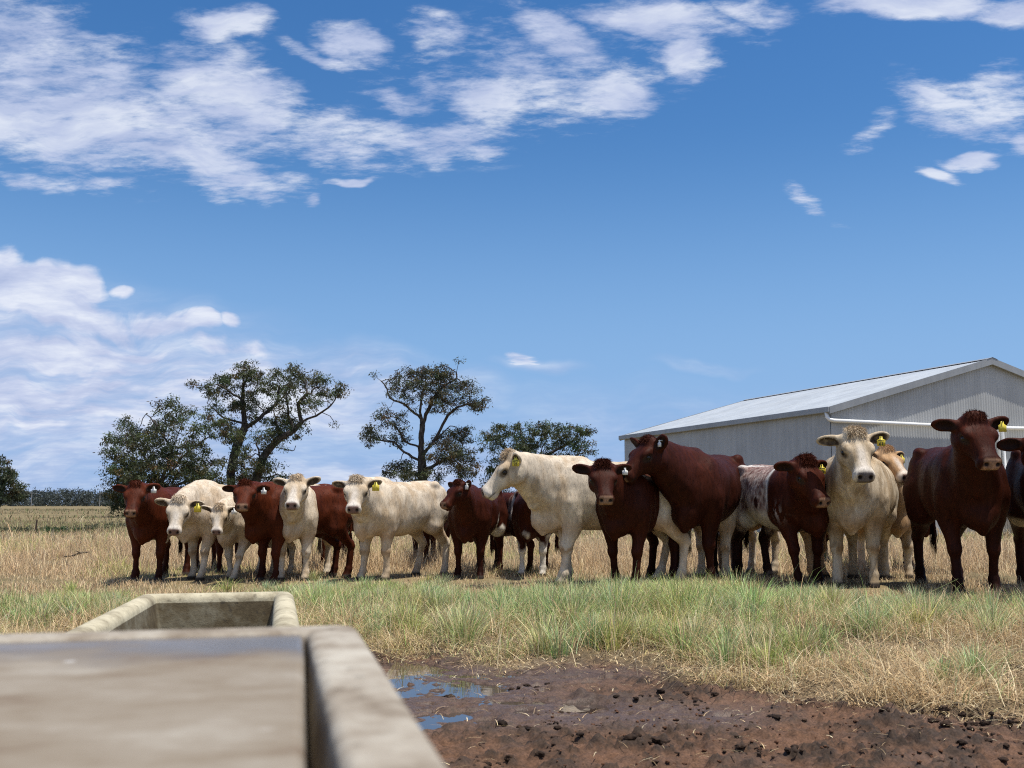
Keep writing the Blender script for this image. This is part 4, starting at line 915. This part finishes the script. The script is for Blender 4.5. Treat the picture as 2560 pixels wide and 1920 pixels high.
    for sg in (1, -1):
        bm = bmesh.new(); bmesh.ops.create_uvsphere(bm, u_segments=14, v_segments=10, radius=.022 * HS * Hm); em = bpy.data.meshes.new('eye'); bm.to_mesh(em); bm.free(); em.polygons.foreach_set('use_smooth', [True] * len(em.polygons))
        link('eye', em, root, m_eye, tuple(hp(.143, sg * .095, -.021) * Hm))
    # forelock and a ragged topline of hair
    nrm_ = np.zeros_like(V); e1 = V[Q[:, 2]] - V[Q[:, 0]]; e2 = V[Q[:, 3]] - V[Q[:, 1]]; fn_ = np.cross(e1, e2)
    for k in range(4): np.add.at(nrm_, Q[:, k], fn_)
    nrm_ /= np.linalg.norm(nrm_, axis=1)[:, None] + 1e-9
    def scatter(mask, n):
        i = np.flatnonzero(mask); return r.choice(i, min(n, 4 * len(i))) if len(i) else np.array([], int)
    i = scatter(inhead & (hu < .045) & (hu > -.07) & (np.abs(hv) < .062) & (hw > .0), int(520 * tuft))
    if len(i): hair_mesh('forelock', Vm[i], nrm_[i] * .45 + W_ * .15 + U * .55 + V_ * .5 * np.sign(r.normal(size=(len(i), 1))) * r.random((len(i), 1)), .027 * Hm * (.45 + .55 * tuft), .0036, base[i] * r.uniform(.88, 1.15, (len(i), 1)), r, .5, root)
    # short coat hair over the whole animal: breaks the outline and catches the light
    body_hair = np.flatnonzero((V[:, 2] > .06) & ~(inhead & ((hu > .33) | (ed < 1.5))))
    i = r.choice(body_hair, 4000 if pale else 3500); lay = np.stack([-np.ones(len(i)) * .75, np.zeros(len(i)), -np.ones(len(i)) * .55], 1); hd_ = inhead[i]; lay[hd_] = U * .8; lay -= nrm_[i] * (lay * nrm_[i]).sum(1)[:, None]
    hair_mesh('coat_hair', Vm[i], nrm_[i] * .25 + lay, .017, .0019, base[i] * r.uniform(.94, 1.06, (len(i), 1)), r, .15, root)
    if tail:
        n = 260; t0 = np.array([-.68, .005, .44]); z = r.random(n) * .12; rt = (t0 + np.stack([r.normal(size=n) * .008, r.normal(size=n) * .008, -z + .04], 1)) * Hm; dd = np.tile([0, 0, -1.0], (n, 1)) + r.normal(size=(n, 3)) * .05
        tc_ = tailcol if tailcol is not None else base.mean(0) * .55
        hair_mesh('tail_switch', rt, dd, .17 * Hm, .005, tc_ * r.uniform(.5, 1.4, (n, 1)), r, .1, root, .07)
    if tagcol:
        c, Me, sg = [e for e in ears if e[2] == tagside][0]; s = 1.0
        # plate hangs under the ear, facing where the head faces
        att = (c + Me[0] * .022 * HS) * Hm; fz = Rm @ hf if abs(((Rm @ hf)[2])) < .5 else U; fz = fz / np.linalg.norm(fz)
        if digits: cw = Rm @ ((np.array([0, 0, CAMZ]) - (O + Rm.T @ att)) * np.array([1, 1, 0])); cw /= np.linalg.norm(cw); fz = fz * .35 + cw * .65; fz /= np.linalg.norm(fz)
        xx = np.cross([0, 0, 1.0], fz); xx /= np.linalg.norm(xx); zz_ = np.cross(fz, xx); zz_ /= np.linalg.norm(zz_)
        outline = [(-.036, -.085), (.036, -.085), (.037, -.030), (.016, -.018), (.010, .006), (-.010, .006), (-.016, -.018), (-.037, -.030)] if tagcol == 'y' else [(-.026, -.060), (.026, -.060), (.027, -.022), (.010, -.014), (.008, .006), (-.008, .006), (-.010, -.014), (-.027, -.022)]
        o0 = att + fz * .030 * Hm; vs = [o0 + xx * a + zz_ * b + fz * e for e in (.001, -.002) for a, b in outline]; n = len(outline); fs = [list(range(n)), list(range(2 * n - 1, n - 1, -1))] + [[k, n + k, n + (k + 1) % n, (k + 1) % n] for k in range(n)]
        et = link('ear_tag', quads('ear_tag', vs, fs), root, m_tagy if tagcol == 'y' else m_tagw)
        g = MB(); g.tube([tuple(o0 + fz * .006), tuple(o0 - fz * .034)], .006, 8); g.build('tag_stud', m_ink if tagcol == 'y' else m_tagw, et)
        if digits:
            tm = text_mesh(digits, .040); co = np.array([v.co[:] for v in tm.vertices]); tm.vertices.foreach_set('co', (o0 + fz * .003 + np.outer(co[:, 0], xx) + np.outer(co[:, 1] - .066, zz_)).astype(np.float32).ravel()); tm.update(); link('tag_number', tm, et, m_ink)
            g = MB()
            for k in range(6): a0 = -.030 + k * .0102; b0 = -.040 + r.uniform(-.002, .002); g.add([tuple(o0 + fz * .003 + xx * (a0 + da) + zz_ * (b0 + db)) for da, db in ((0, 0), (.0085, .001), (.008, .011), (.001, .010))], [(0, 1, 2, 3)])
            g.build('tag_marking', m_ink, et)
    return root

# coat patterns
def p_roan(V, b, nA, nB, nC, ih):                      # red front, white line behind the shoulder, roan barrel, white belly
    x = V[:, 0] + (nA - .5) * .10; z = V[:, 2]
    fs = fbm(V * np.array([60, 60, 34]), 7, 2); roan = np.clip((fs * .55 + nC * .30 + nB * .25 - .53) * 5 + .5, 0, 1)[:, None]; rc = np.array([.45, .37, .31]) * roan + np.array([.16, .088, .072]) * (1 - roan)
    m = np.clip((.17 - x) / .03, 0, 1)[:, None]; m[ih] = 0; top = np.clip((z - .80) / .15, 0, 1)[:, None]; rc = rc * (1 - .45 * top) + np.array([.17, .075, .06]) * .45 * top
    wb = np.clip((.60 + (nA - .5) * .12 - z) / .05, 0, 1)[:, None] * np.clip((V[:, 0] + .36) / .08, 0, 1)[:, None]; rc = rc * (1 - wb) + np.array([.50, .45, .36]) * wb
    hq = np.clip((-.42 - V[:, 0]) / .06, 0, 1)[:, None] * np.clip((.62 - z) / .1, 0, 1)[:, None]; rc = rc * (1 - hq) + np.array([.035, .014, .010]) * hq
    out = b * (1 - m) + rc * m; st = np.exp(-((x - .17) / .022) ** 2)[:, None] * np.clip((z - .58) / .1, 0, 1)[:, None] * (~ih)[:, None]; out = out * (1 - st) + np.array([.60, .56, .50]) * st
    sp = (np.exp(-((V[:, 0] - .02) / .04) ** 2 - ((z - .66) / .06) ** 2) > .5)[:, None]; out = np.where(sp & ~ih[:, None], np.array([.04, .015, .012]), out)
    tl_ = ((z > .97) & (x < .15) & (nA > .42))[:, None] * .8; out = out * (1 - tl_) + np.array([.6, .56, .5]) * tl_
    mk = np.exp(-((V[:, 0] - .33) / .07) ** 2 - ((z - .58) / .06) ** 2)[:, None] * (nC > .52)[:, None] * .8; return out * (1 - mk) + np.array([.4, .34, .3]) * mk
def p_flank(V, b, nA, nB, nC, ih):
    m = np.clip((nA + .5 * nB - .80) * 14, 0, 1)[:, None] * np.clip((.12 - V[:, 0]) / .06, 0, 1)[:, None] * np.clip((V[:, 0] + .40) / .06, 0, 1)[:, None]; m[ih] = 0; return b * (1 - m) + WHT * m
def p_pied(V, b, nA, nB, nC, ih):
    z = V[:, 2]; m = np.clip((nA + .4 * nB - .66 - .9 * (z - .45)) * 12, 0, 1)[:, None]; m[V[:, 0] < -.1] = np.maximum(m[V[:, 0] < -.1], np.clip((.5 - z[V[:, 0] < -.1]) / .05, 0, 1)[:, None]); m[ih] *= .25; return b * (1 - m) + WHT * m
def p_belly(V, b, nA, nB, nC, ih):
    m = np.clip((.50 + (nA - .5) * .15 - V[:, 2]) / .03, 0, 1)[:, None] * (np.abs(V[:, 0]) < .36)[:, None] * (V[:, 2] > .40)[:, None] * .8; return b * (1 - m) + CR2 * m
def p_rump(V, b, nA, nB, nC, ih):
    m = np.clip((nC * .6 + nB * .4 - .5) * 8 + .5, 0, 1)[:, None] * np.clip((-.25 - V[:, 0]) / .1, 0, 1)[:, None] * np.clip((V[:, 2] - .62) / .06, 0, 1)[:, None]; return b * (1 - m) + np.array([.5, .42, .34]) * m
def p_tan(V, b, nA, nB, nC, ih):
    m = np.clip((nA - .40) * 7, 0, 1)[:, None] * .7; m[ih] = .85; m[V[:, 2] < .4] *= .3; return b * (1 - m) + TAN * m
def p_tanall(V, b, nA, nB, nC, ih): return b * .25 + TAN * .75
def p_patch(V, b, nA, nB, nC, ih):                     # one tan patch on the chest
    m = np.exp(-((V[:, 0] - .5) / .1) ** 2 - ((V[:, 1] + .02) / .035) ** 2 - ((V[:, 2] - .69) / .06) ** 2); m = np.clip((m - .35) * 8, 0, 1)[:, None]; m[ih] = 0; return b * (1 - m) + np.array([.20, .10, .05]) * m

Y_, W1 = 'y', 'w'
cow('dark red cow at the far left end of the row, facing the camera', (366, 1453), 1.0, -20, (340, 1208), 9, -54, 'red', 101, W1, pattern=p_belly, ear=2, tuft=.8, hind=438)
cow('cream cow with lowered head between two red ones, tan patch on its chest', (492, 1450), 1.04, -36, (448, 1244), 4, -66, 'cream', 102, Y_, pattern=p_patch, ear=2, stance=(.05, -.04, 0, 0), roll=-5)
cow('small cream cow with lowered head and dark ears, one foreleg stepping out', (584, 1450), .90, -25, (549, 1262), 5, -66, 'cream', 103, W1, ear=12, stance=(.16, -.08, 0, .05), hs=.92)
cow('red cow mostly hidden behind the two cream ones with lowered heads, only legs showing', (572, 1432), .90, 35, (650, 1300), 60, -60, 'red', 104, ear=0)
cow('red cow with a white ear tag looking over the small cream one, body turned right', (668, 1454), 1.02, -44, (614, 1206), 7, -46, 'red', 105, W1, ear=-4, hs=.95)
cow('cream cow facing the camera head on with ears raised, between two red cows', (732, 1452), 1.03, -18, (742, 1192), 0, -52, 'cream', 106, ear=8, tuft=.9, hs=1.0, hind=790)
cow('red cow seen from behind with its tail hanging, between the two cream ones', (884, 1415), 1.06, 160, (935, 1250), 150, -50, 'red', 107, ear=0)
cow('cream cow standing side on with its head turned to the camera, small yellow ear tag', (935, 1451), 1.07, -55, (892, 1196), 0, -56, 'cream', 108, Y_, ear=2, stance=(-.03, .05, -.05, .12), fat=1.05, hs=1.0, tuft=1.2, hind=1081)
cow('dark red cow hidden behind the hindquarters of the side on cream one', (1090, 1417), 1.0, 14, (1082, 1240), 14, -60, 'dark', 109)
cow('red and white cow looking left with a small white ear tag and white flank patches', (1172, 1447), 1.0, -24, (1150, 1205), -50, -47, 'dark', 110, W1, pattern=p_flank, ear=20, hs=.92, hind=1222)
cow('red cow with roan rump turned away, tail hanging beside the flank patched one', (1222, 1424), .97, -140, (1200, 1290), -130, -50, 'dark', 111, pattern=p_rump)
cow('red and white pied cow half hidden behind the cream cow with tag 25', (1330, 1441), .99, -18, (1352, 1192), -15, -50, 'dark', 112, pattern=p_pied, ear=10)
cow('large cream cow in profile facing left with yellow ear tag 25', (1412, 1461), 1.27, -70, (1280, 1138), -80, -54, 'cream', 113, Y_, '25', ear=26, stance=(.06, -.05, 0, .1), fat=1.0, tuft=1.7, roll=0, neckL=.5, hind=1688)
cow('dark red cow facing the camera under the muzzle of a taller one', (1560, 1466), 1.17, -24, (1506, 1160), 2, -55, 'brown', 114, W1, ear=2, tuft=1.5, stance=(.05, -.08, 0, .1), hind=1668)
cow('large dark red cow with its head turned left, muzzle over its neighbour', (1731, 1459), 1.36, -22, (1624, 1104), -62, -47, 'brown', 115, W1, ear=28, tuft=1.1, fat=1.12, stance=(-.03, .06, .1, -.05), hind=1815)
cow('white cow mostly hidden behind the dark red and roan ones, pale legs showing', (1782, 1447), 1.20, -42, (1690, 1215), -55, -50, 'cream', 116, tailcol=np.array([.10, .04, .025]))
cow('roan cow with red head lowered, white shoulder line and yellow tag 60', (2018, 1463), 1.24, 29, (2010, 1150), 26, -60, 'dark', 117, Y_, '60', pattern=p_roan, ear=-4, tuft=2.0, fat=1.1, stance=(-.04, .10, .05, -.08), hs=1.02, hind=1882)
cow('tan cow mostly hidden behind the roan one and the cream one with tag 61', (2046, 1446), 1.16, 50, (2130, 1230), 50, -50, 'cream', 118, pattern=p_tanall, tailcol=np.array([.12, .05, .03]))
cow('dirty cream cow facing the camera head on with yellow ear tag 61', (2140, 1468), 1.33, -12, (2136, 1082), 0, -60, 'dirty', 119, Y_, '61', ear=-2, tuft=1.8, stance=(-.02, .03, 0, 0), fat=1.18, hs=1.05, hind=2172)
cow('tan faced cow peering out behind the dirty cream one with tag 61', (2238, 1446), 1.17, -8, (2214, 1124), 22, -46, 'tanface', 120, Y_, pattern=p_tan, ear=-4)
cow('red cow mostly hidden behind the tan faced one, dark belly and leg showing', (2275, 1428), 1.08, 62, (2365, 1195), 62, -45, 'dark', 121)
cow('largest dark red cow at the right, body turned right, yellow ear tag', (2443, 1487), 1.38, 10, (2432, 1046), 7, -60, 'brown', 122, Y_, ear=4, stance=(-.04, .05, .04, -.04), tuft=.9, fat=.94, hind=2347)
cow('dark red cow cut off by the right edge of the photo, pale belly patch', (2694, 1492), 1.36, -14, (2602, 1088), -10, -50, 'brown', 123, pattern=p_belly, ear=-4)
# ------------------------------------------------------------------ grass and straw
m_grass = attr_mat('grass_blades', .65, transl=.32, spec=.15)
def soften(m, k=.34):                                # bends shading normals upward so blades look brighter from above
    t = NT(m.node_tree); g = t.new('ShaderNodeNewGeometry'); n = t.vmath('NORMALIZE', t.vmath('ADD', t.vmath('SCALE', g.outputs['Normal'], scale=1 - k), (0, 0, k))); t.l.new(n, t.n['Principled BSDF'].inputs['Normal'])
soften(m_grass)
m_straw = attr_mat('straw', .6, transl=.12, spec=.3)
def blades(name, pos, h, az, lean, wid, col, mat, label, cat='grass', zbase=None):
    N = len(pos); dh = np.stack([np.cos(az), np.sin(az), np.zeros(N)], 1); wa = az + math.pi / 2 + rng.normal(size=N) * .7; wv = np.stack([np.cos(wa), np.sin(wa), np.zeros(N)], 1) * wid[:, None] * .5
    V = np.empty((N, 7, 3), np.float32); up = np.array([0, 0, 1.0])
    for j, (t, ws) in enumerate(((0, 1), (.42, .85), (.78, .55))):
        c = pos + up * (h * (t - .28 * np.clip(lean, 0, 2) * t * t))[:, None] + dh * (h * lean * t ** 1.7)[:, None]
        V[:, 2 * j] = c - wv * ws; V[:, 2 * j + 1] = c + wv * ws
    V[:, 6] = pos + up * (h * (1 - .36 * np.clip(lean, 0, 2)))[:, None] + dh * (h * lean)[:, None]
    b = (np.arange(N) * 7)[:, None]; L_ = np.concatenate([b, b + 1, b + 3, b + 2, b + 2, b + 3, b + 5, b + 4, b + 4, b + 5, b + 6], 1).ravel()
    me = npmesh(name, V.reshape(-1, 3), L_, np.tile([4, 4, 3], N), col=np.repeat(col, 7, 0))
    return tag(link(name, me, None, mat), label, cat, kind='stuff')
TRX0, TRX1, TRY0, TRY1 = XL - .26, nr[0] + .04, YE - .05, YF + .03
Minv = np.array(trough.matrix_basis.inverted())
def in_trough(x, y):
    q = np.stack([x, y, 0 * x, 0 * x + 1], -1) @ Minv.T; return (q[..., 0] > TRX0) & (q[..., 0] < TRX1) & (q[..., 1] > TRY0) & (q[..., 1] < TRY1)
pal_dry = np.array(([[.58, .455, .255], [.48, .345, .18], [.66, .55, .34], [.40, .275, .14], [.52, .37, .21]]))
pal_pink = np.array(([[.50, .34, .195], [.57, .415, .255], [.40, .26, .145], [.62, .475, .30]]))
pal_yel = np.array(([[.55, .45, .20], [.46, .39, .16], [.64, .54, .29], [.38, .34, .14]]))
pal_grn = np.array([[.25, .33, .10], [.35, .42, .165], [.17, .26, .07], [.43, .45, .21], [.33, .41, .19]])
def pick(pal, n): return pal[rng.integers(0, len(pal), n)] * rng.uniform(.55, 1.55, (n, 1))
def gz(x, y): return hz(x, y)
acc = []                                              # (pos, h, az, lean, wid, col)
def push(x, y, h, lean, wid, col, az=None, z=None):
    n = len(x); acc.append((np.stack([x, y, (gz(x, y) if z is None else z) - .004], 1), h, rng.uniform(0, 6.283, n) if az is None else az, lean, wid, col))
def flush(name, mat, label, cat='grass'):
    global acc
    a = [np.concatenate([t[i] for t in acc]) for i in range(6)]; acc = []; print(name, len(a[0])); return blades(name, *a[:5], a[5], mat, label, cat)
def region(n, y0, y1, pad=1.12):                       # uniform over the visible wedge of ground
    y = np.sqrt(rng.uniform(y0 ** 2, y1 ** 2, n)); x = rng.uniform(-.5, .5, n) * y * pad; return x, y
def greenness(x, y):                                   # where the photo shows green growth near the trough
    px, py, f = project(p3(x, y)); g = np.zeros_like(x)
    for cx, cy, rx, ry, a in [(800, 1490, 200, 55, 1.0), (1060, 1530, 280, 80, .85), (1330, 1540, 300, 85, .95), (1480, 1545, 110, 45, 1.0), (1720, 1530, 260, 80, 1.1), (2000, 1540, 200, 50, .6), (2300, 1530, 260, 55, .45), (2150, 1600, 200, 50, .5), (170, 1530, 190, 45, .9), (40, 1545, 140, 40, .7), (2080, 1490, 60, 25, .9), (2000, 1650, 260, 60, .35), (1250, 1640, 120, 40, .4), (2500, 1720, 100, 60, .3), (1100, 1440, 900, 16, .15)]:
        g = np.maximum(g, a * np.exp(-(((px - cx) / rx) ** 2 + ((py - cy) / ry) ** 2) * 1.2))
    return np.clip(g + (fbm(p3(x * 2.5, y * 2.5), 61, 3) - .5) * .9 * (g > .05), 0, 1)
def cover(x, y):                                       # 1 where grass grows, falling off at the mud
    near = (x > NEAR[0]) & (x < NEAR[1]) & (y < NEAR[3]); return np.where(near, np.clip(.30 - bare(x, y) * .9, 0, 1), 1.0)
# front band: matted dry stems, bent stalks, straw on the ground
x, y = region(330000, 2.6, 9.3); cv = cover(x, y); cl_ = fbm(p3(x * 3.2, y * 3.2), 71, 4); keep = (rng.random(len(x)) < cv * np.clip((cl_ - .39) * 5.0, .05, 1)) & ~in_trough(x, y); x, y, cl_ = x[keep], y[keep], cl_[keep]; n = len(x)
g = greenness(x, y); isg = rng.random(n) < g * .62; px, py, _ = project(p3(x, y))
yel = np.clip((py - 1560) / 80, 0, 1) * np.clip((2000 - px) / 500, 0, 1); col = np.where((rng.random(n) < yel * .45)[:, None], pick(pal_yel, n), np.where((rng.random(n) < np.clip((1560 - py) / 80, 0, 1) * .6)[:, None], pick(pal_pink, n), pick(pal_dry, n))); col[isg] = pick(pal_grn, isg.sum())
h = rng.gamma(4, .026, n) * (.45 + 1.35 * np.clip((cl_ - .38) * 3.0, 0, 1)) * np.where(isg, 1.3, 1.0); h *= np.clip(cover(x, y) * 1.3, .22, 1)
near_c = np.interp(y, [2, 5, 6.8, 8.2], [.8, 1.05, .85, .30]); h *= near_c; tr_ = np.clip((py - 1540) / 90, 0, 1); h *= 1 - .42 * tr_ * rng.uniform(.3, 1.3, n)
lean = np.where(isg, rng.gamma(2, .22, n), rng.gamma(2, .42, n)) + tr_ * rng.gamma(1.5, .45, n); push(x, y, h, lean, rng.uniform(.0022, .0048, n), col)
flush('trampled_grass', m_grass, 'trampled dry and greenish grass between the mud and the cattle')
# green tussocks
tr = np.random.default_rng(9)
cents = []
for px_, py_, n_, s_ in [(800, 1510, 16, 1.0), (700, 1480, 4, .8), (930, 1505, 8, .9), (1060, 1520, 9, 1.0), (1170, 1510, 6, .9), (1300, 1530, 9, 1.05), (1400, 1560, 5, 1.0), (1480, 1575, 5, 1.25), (1510, 1530, 5, 1.2), (1640, 1530, 9, 1.25), (1740, 1545, 10, 1.3), (1830, 1540, 5, .9), (1890, 1570, 4, .9), (1980, 1530, 6, .8), (2090, 1530, 7, .95), (2170, 1590, 5, .8), (2250, 1530, 5, .8), (2320, 1560, 5, .9), (2440, 1550, 5, .8), (170, 1540, 10, .8), (60, 1550, 8, .7), (250, 1520, 5, .7), (2370, 1730, 3, .6), (1150, 1610, 4, .8), (980, 1590, 4, .8), (1420, 1640, 3, .8), (1560, 1620, 4, .8), (1850, 1660, 3, .8), (1700, 1630, 4, .9), (2060, 1650, 3, .8), (2520, 1610, 4, 1.0), (2480, 1580, 3, .9), (1600, 1500, 8, .9), (1900, 1510, 8, .7), (1450, 1510, 6, .9), (1000, 1490, 8, .7)]:
    for k in range(n_):
        cents.append((*ground(px_ + tr.normal() * 55, py_ + tr.normal() * 12)[:2], s_ * tr.uniform(.7, 1.2)))
        if px_ < 1950: cents.append((*ground(px_ + tr.normal() * 70, py_ + tr.normal() * 14)[:2], s_ * tr.uniform(.6, 1.1)))
for cx, cy, s in cents:
    n = int(tr.uniform(150, 300)); a = tr.uniform(0, 6.283, n); rr = np.abs(tr.normal(size=n)) * .055 * s; x = cx + np.cos(a) * rr; y = cy + np.sin(a) * rr
    keep = ~in_trough(x, y); x, y, a, rr = x[keep], y[keep], a[keep], rr[keep]; n = len(x)
    if not n: continue
    tint = np.array([tr.uniform(.85, 1.25), 1.0, tr.uniform(.8, 1.35)]) * tr.uniform(1.0, 1.4); col = pick(pal_grn, n) * tint; dr = rng.random(n) < .22; col[dr] = pick(pal_dry, dr.sum())
    push(x, y, tr.uniform(.5, 1.15, n) * .235 * s * np.interp(cy, [7.2, 8.6], [1.12, .72]), rr / .055 * .30 + tr.gamma(2, .10, n), tr.uniform(.0024, .0046, n), col, az=a + tr.normal(size=n) * .5)
flush('green_tussocks', m_grass, 'grey green grass tussocks growing beside the trough and along the wet ground')
# tall pale stalks with bent tops
x, y = region(7000, 3.6, 7.6); keep = (rng.random(len(x)) < cover(x, y) * .8) & ~in_trough(x, y); x, y = x[keep], y[keep]; n = len(x)
push(x, y, rng.uniform(.12, .30, n), rng.gamma(2, .30, n), rng.uniform(.002, .0035, n), pick(pal_dry, n) * 1.15)
# straw lying about, also on the mud
x, y = region(46000, 2.3, 8.5); b = bare(x, y); pk = np.where(b > .15, np.exp(-b * 3.0) * .30 + .022, .85); keep = (rng.random(len(x)) < pk) & ~in_trough(x, y) & (x > NEAR[0] + .4) & (x < NEAR[1] - .4) & (y < NEAR[3] - .4); x, y = x[keep], y[keep]; n = len(x)
hh = rng.uniform(.03, .11, n); acc.append((np.stack([x, y, gz(x, y) + rng.uniform(.001, .016, n)], 1), hh * .25, rng.uniform(0, 6.283, n), rng.uniform(2.2, 4.2, n), rng.uniform(.002, .0045, n), pick(pal_dry, n) * 1.1))
flush('straw_litter', m_straw, 'pale straw stalks lying on the mud and among the grass', 'straw')
# paddock behind and between the cattle
x, y = region(270000, 9.0, 19.0, 1.15); cl_ = fbm(p3(x * 1.1, y * 1.1), 81, 4); keep = rng.random(len(x)) < np.clip((cl_ - .24) * 3.0, .15, 1) * np.interp(y, [9, 11.8, 13], [.95, .95, 1]); x, y, cl_ = x[keep], y[keep], cl_[keep]; n = len(x)
col = np.where((rng.random(n) < .5)[:, None], pick(pal_pink, n), pick(pal_dry, n)); gg = (rng.random(n) < np.clip((fbm(p3(x * .5, y * .5), 83, 3) - .56) * 4, 0, .4)); col[gg] = pick(pal_grn, gg.sum()) * np.array([1.5, 1.2, 1.1])
h = rng.gamma(4, .034, n) * (.5 + np.clip((cl_ - .3) * 2.6, 0, 1.1)) * np.interp(y, [9, 11.8, 13.2], [.30, .32, 1.0]); push(x, y, h, rng.gamma(2, .28, n), rng.uniform(.0035, .0065, n), col, z=np.zeros(n))
x, y = region(170000, 19.0, 48.0, 1.2); cl_ = fbm(p3(x * .45, y * .45), 85, 4); keep = rng.random(len(x)) < np.clip((cl_ - .30) * 3.0, .08, 1); x, y, cl_ = x[keep], y[keep], cl_[keep]; n = len(x)
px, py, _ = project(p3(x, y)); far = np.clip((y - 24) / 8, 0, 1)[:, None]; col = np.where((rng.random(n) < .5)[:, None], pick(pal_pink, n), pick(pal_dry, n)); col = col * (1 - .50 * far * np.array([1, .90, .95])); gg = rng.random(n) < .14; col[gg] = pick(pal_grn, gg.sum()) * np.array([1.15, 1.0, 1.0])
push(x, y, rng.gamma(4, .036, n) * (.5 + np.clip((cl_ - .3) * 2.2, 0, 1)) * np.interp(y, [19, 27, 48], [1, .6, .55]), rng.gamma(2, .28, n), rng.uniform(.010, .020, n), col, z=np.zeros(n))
x, y = region(60000, 48.0, 170.0, 1.3); cl_ = fbm(p3(x * .12, y * .12), 87, 4); keep = rng.random(len(x)) < np.clip((cl_ - .38) * 3.2, .03, 1); x, y = x[keep], y[keep]; n = len(x)
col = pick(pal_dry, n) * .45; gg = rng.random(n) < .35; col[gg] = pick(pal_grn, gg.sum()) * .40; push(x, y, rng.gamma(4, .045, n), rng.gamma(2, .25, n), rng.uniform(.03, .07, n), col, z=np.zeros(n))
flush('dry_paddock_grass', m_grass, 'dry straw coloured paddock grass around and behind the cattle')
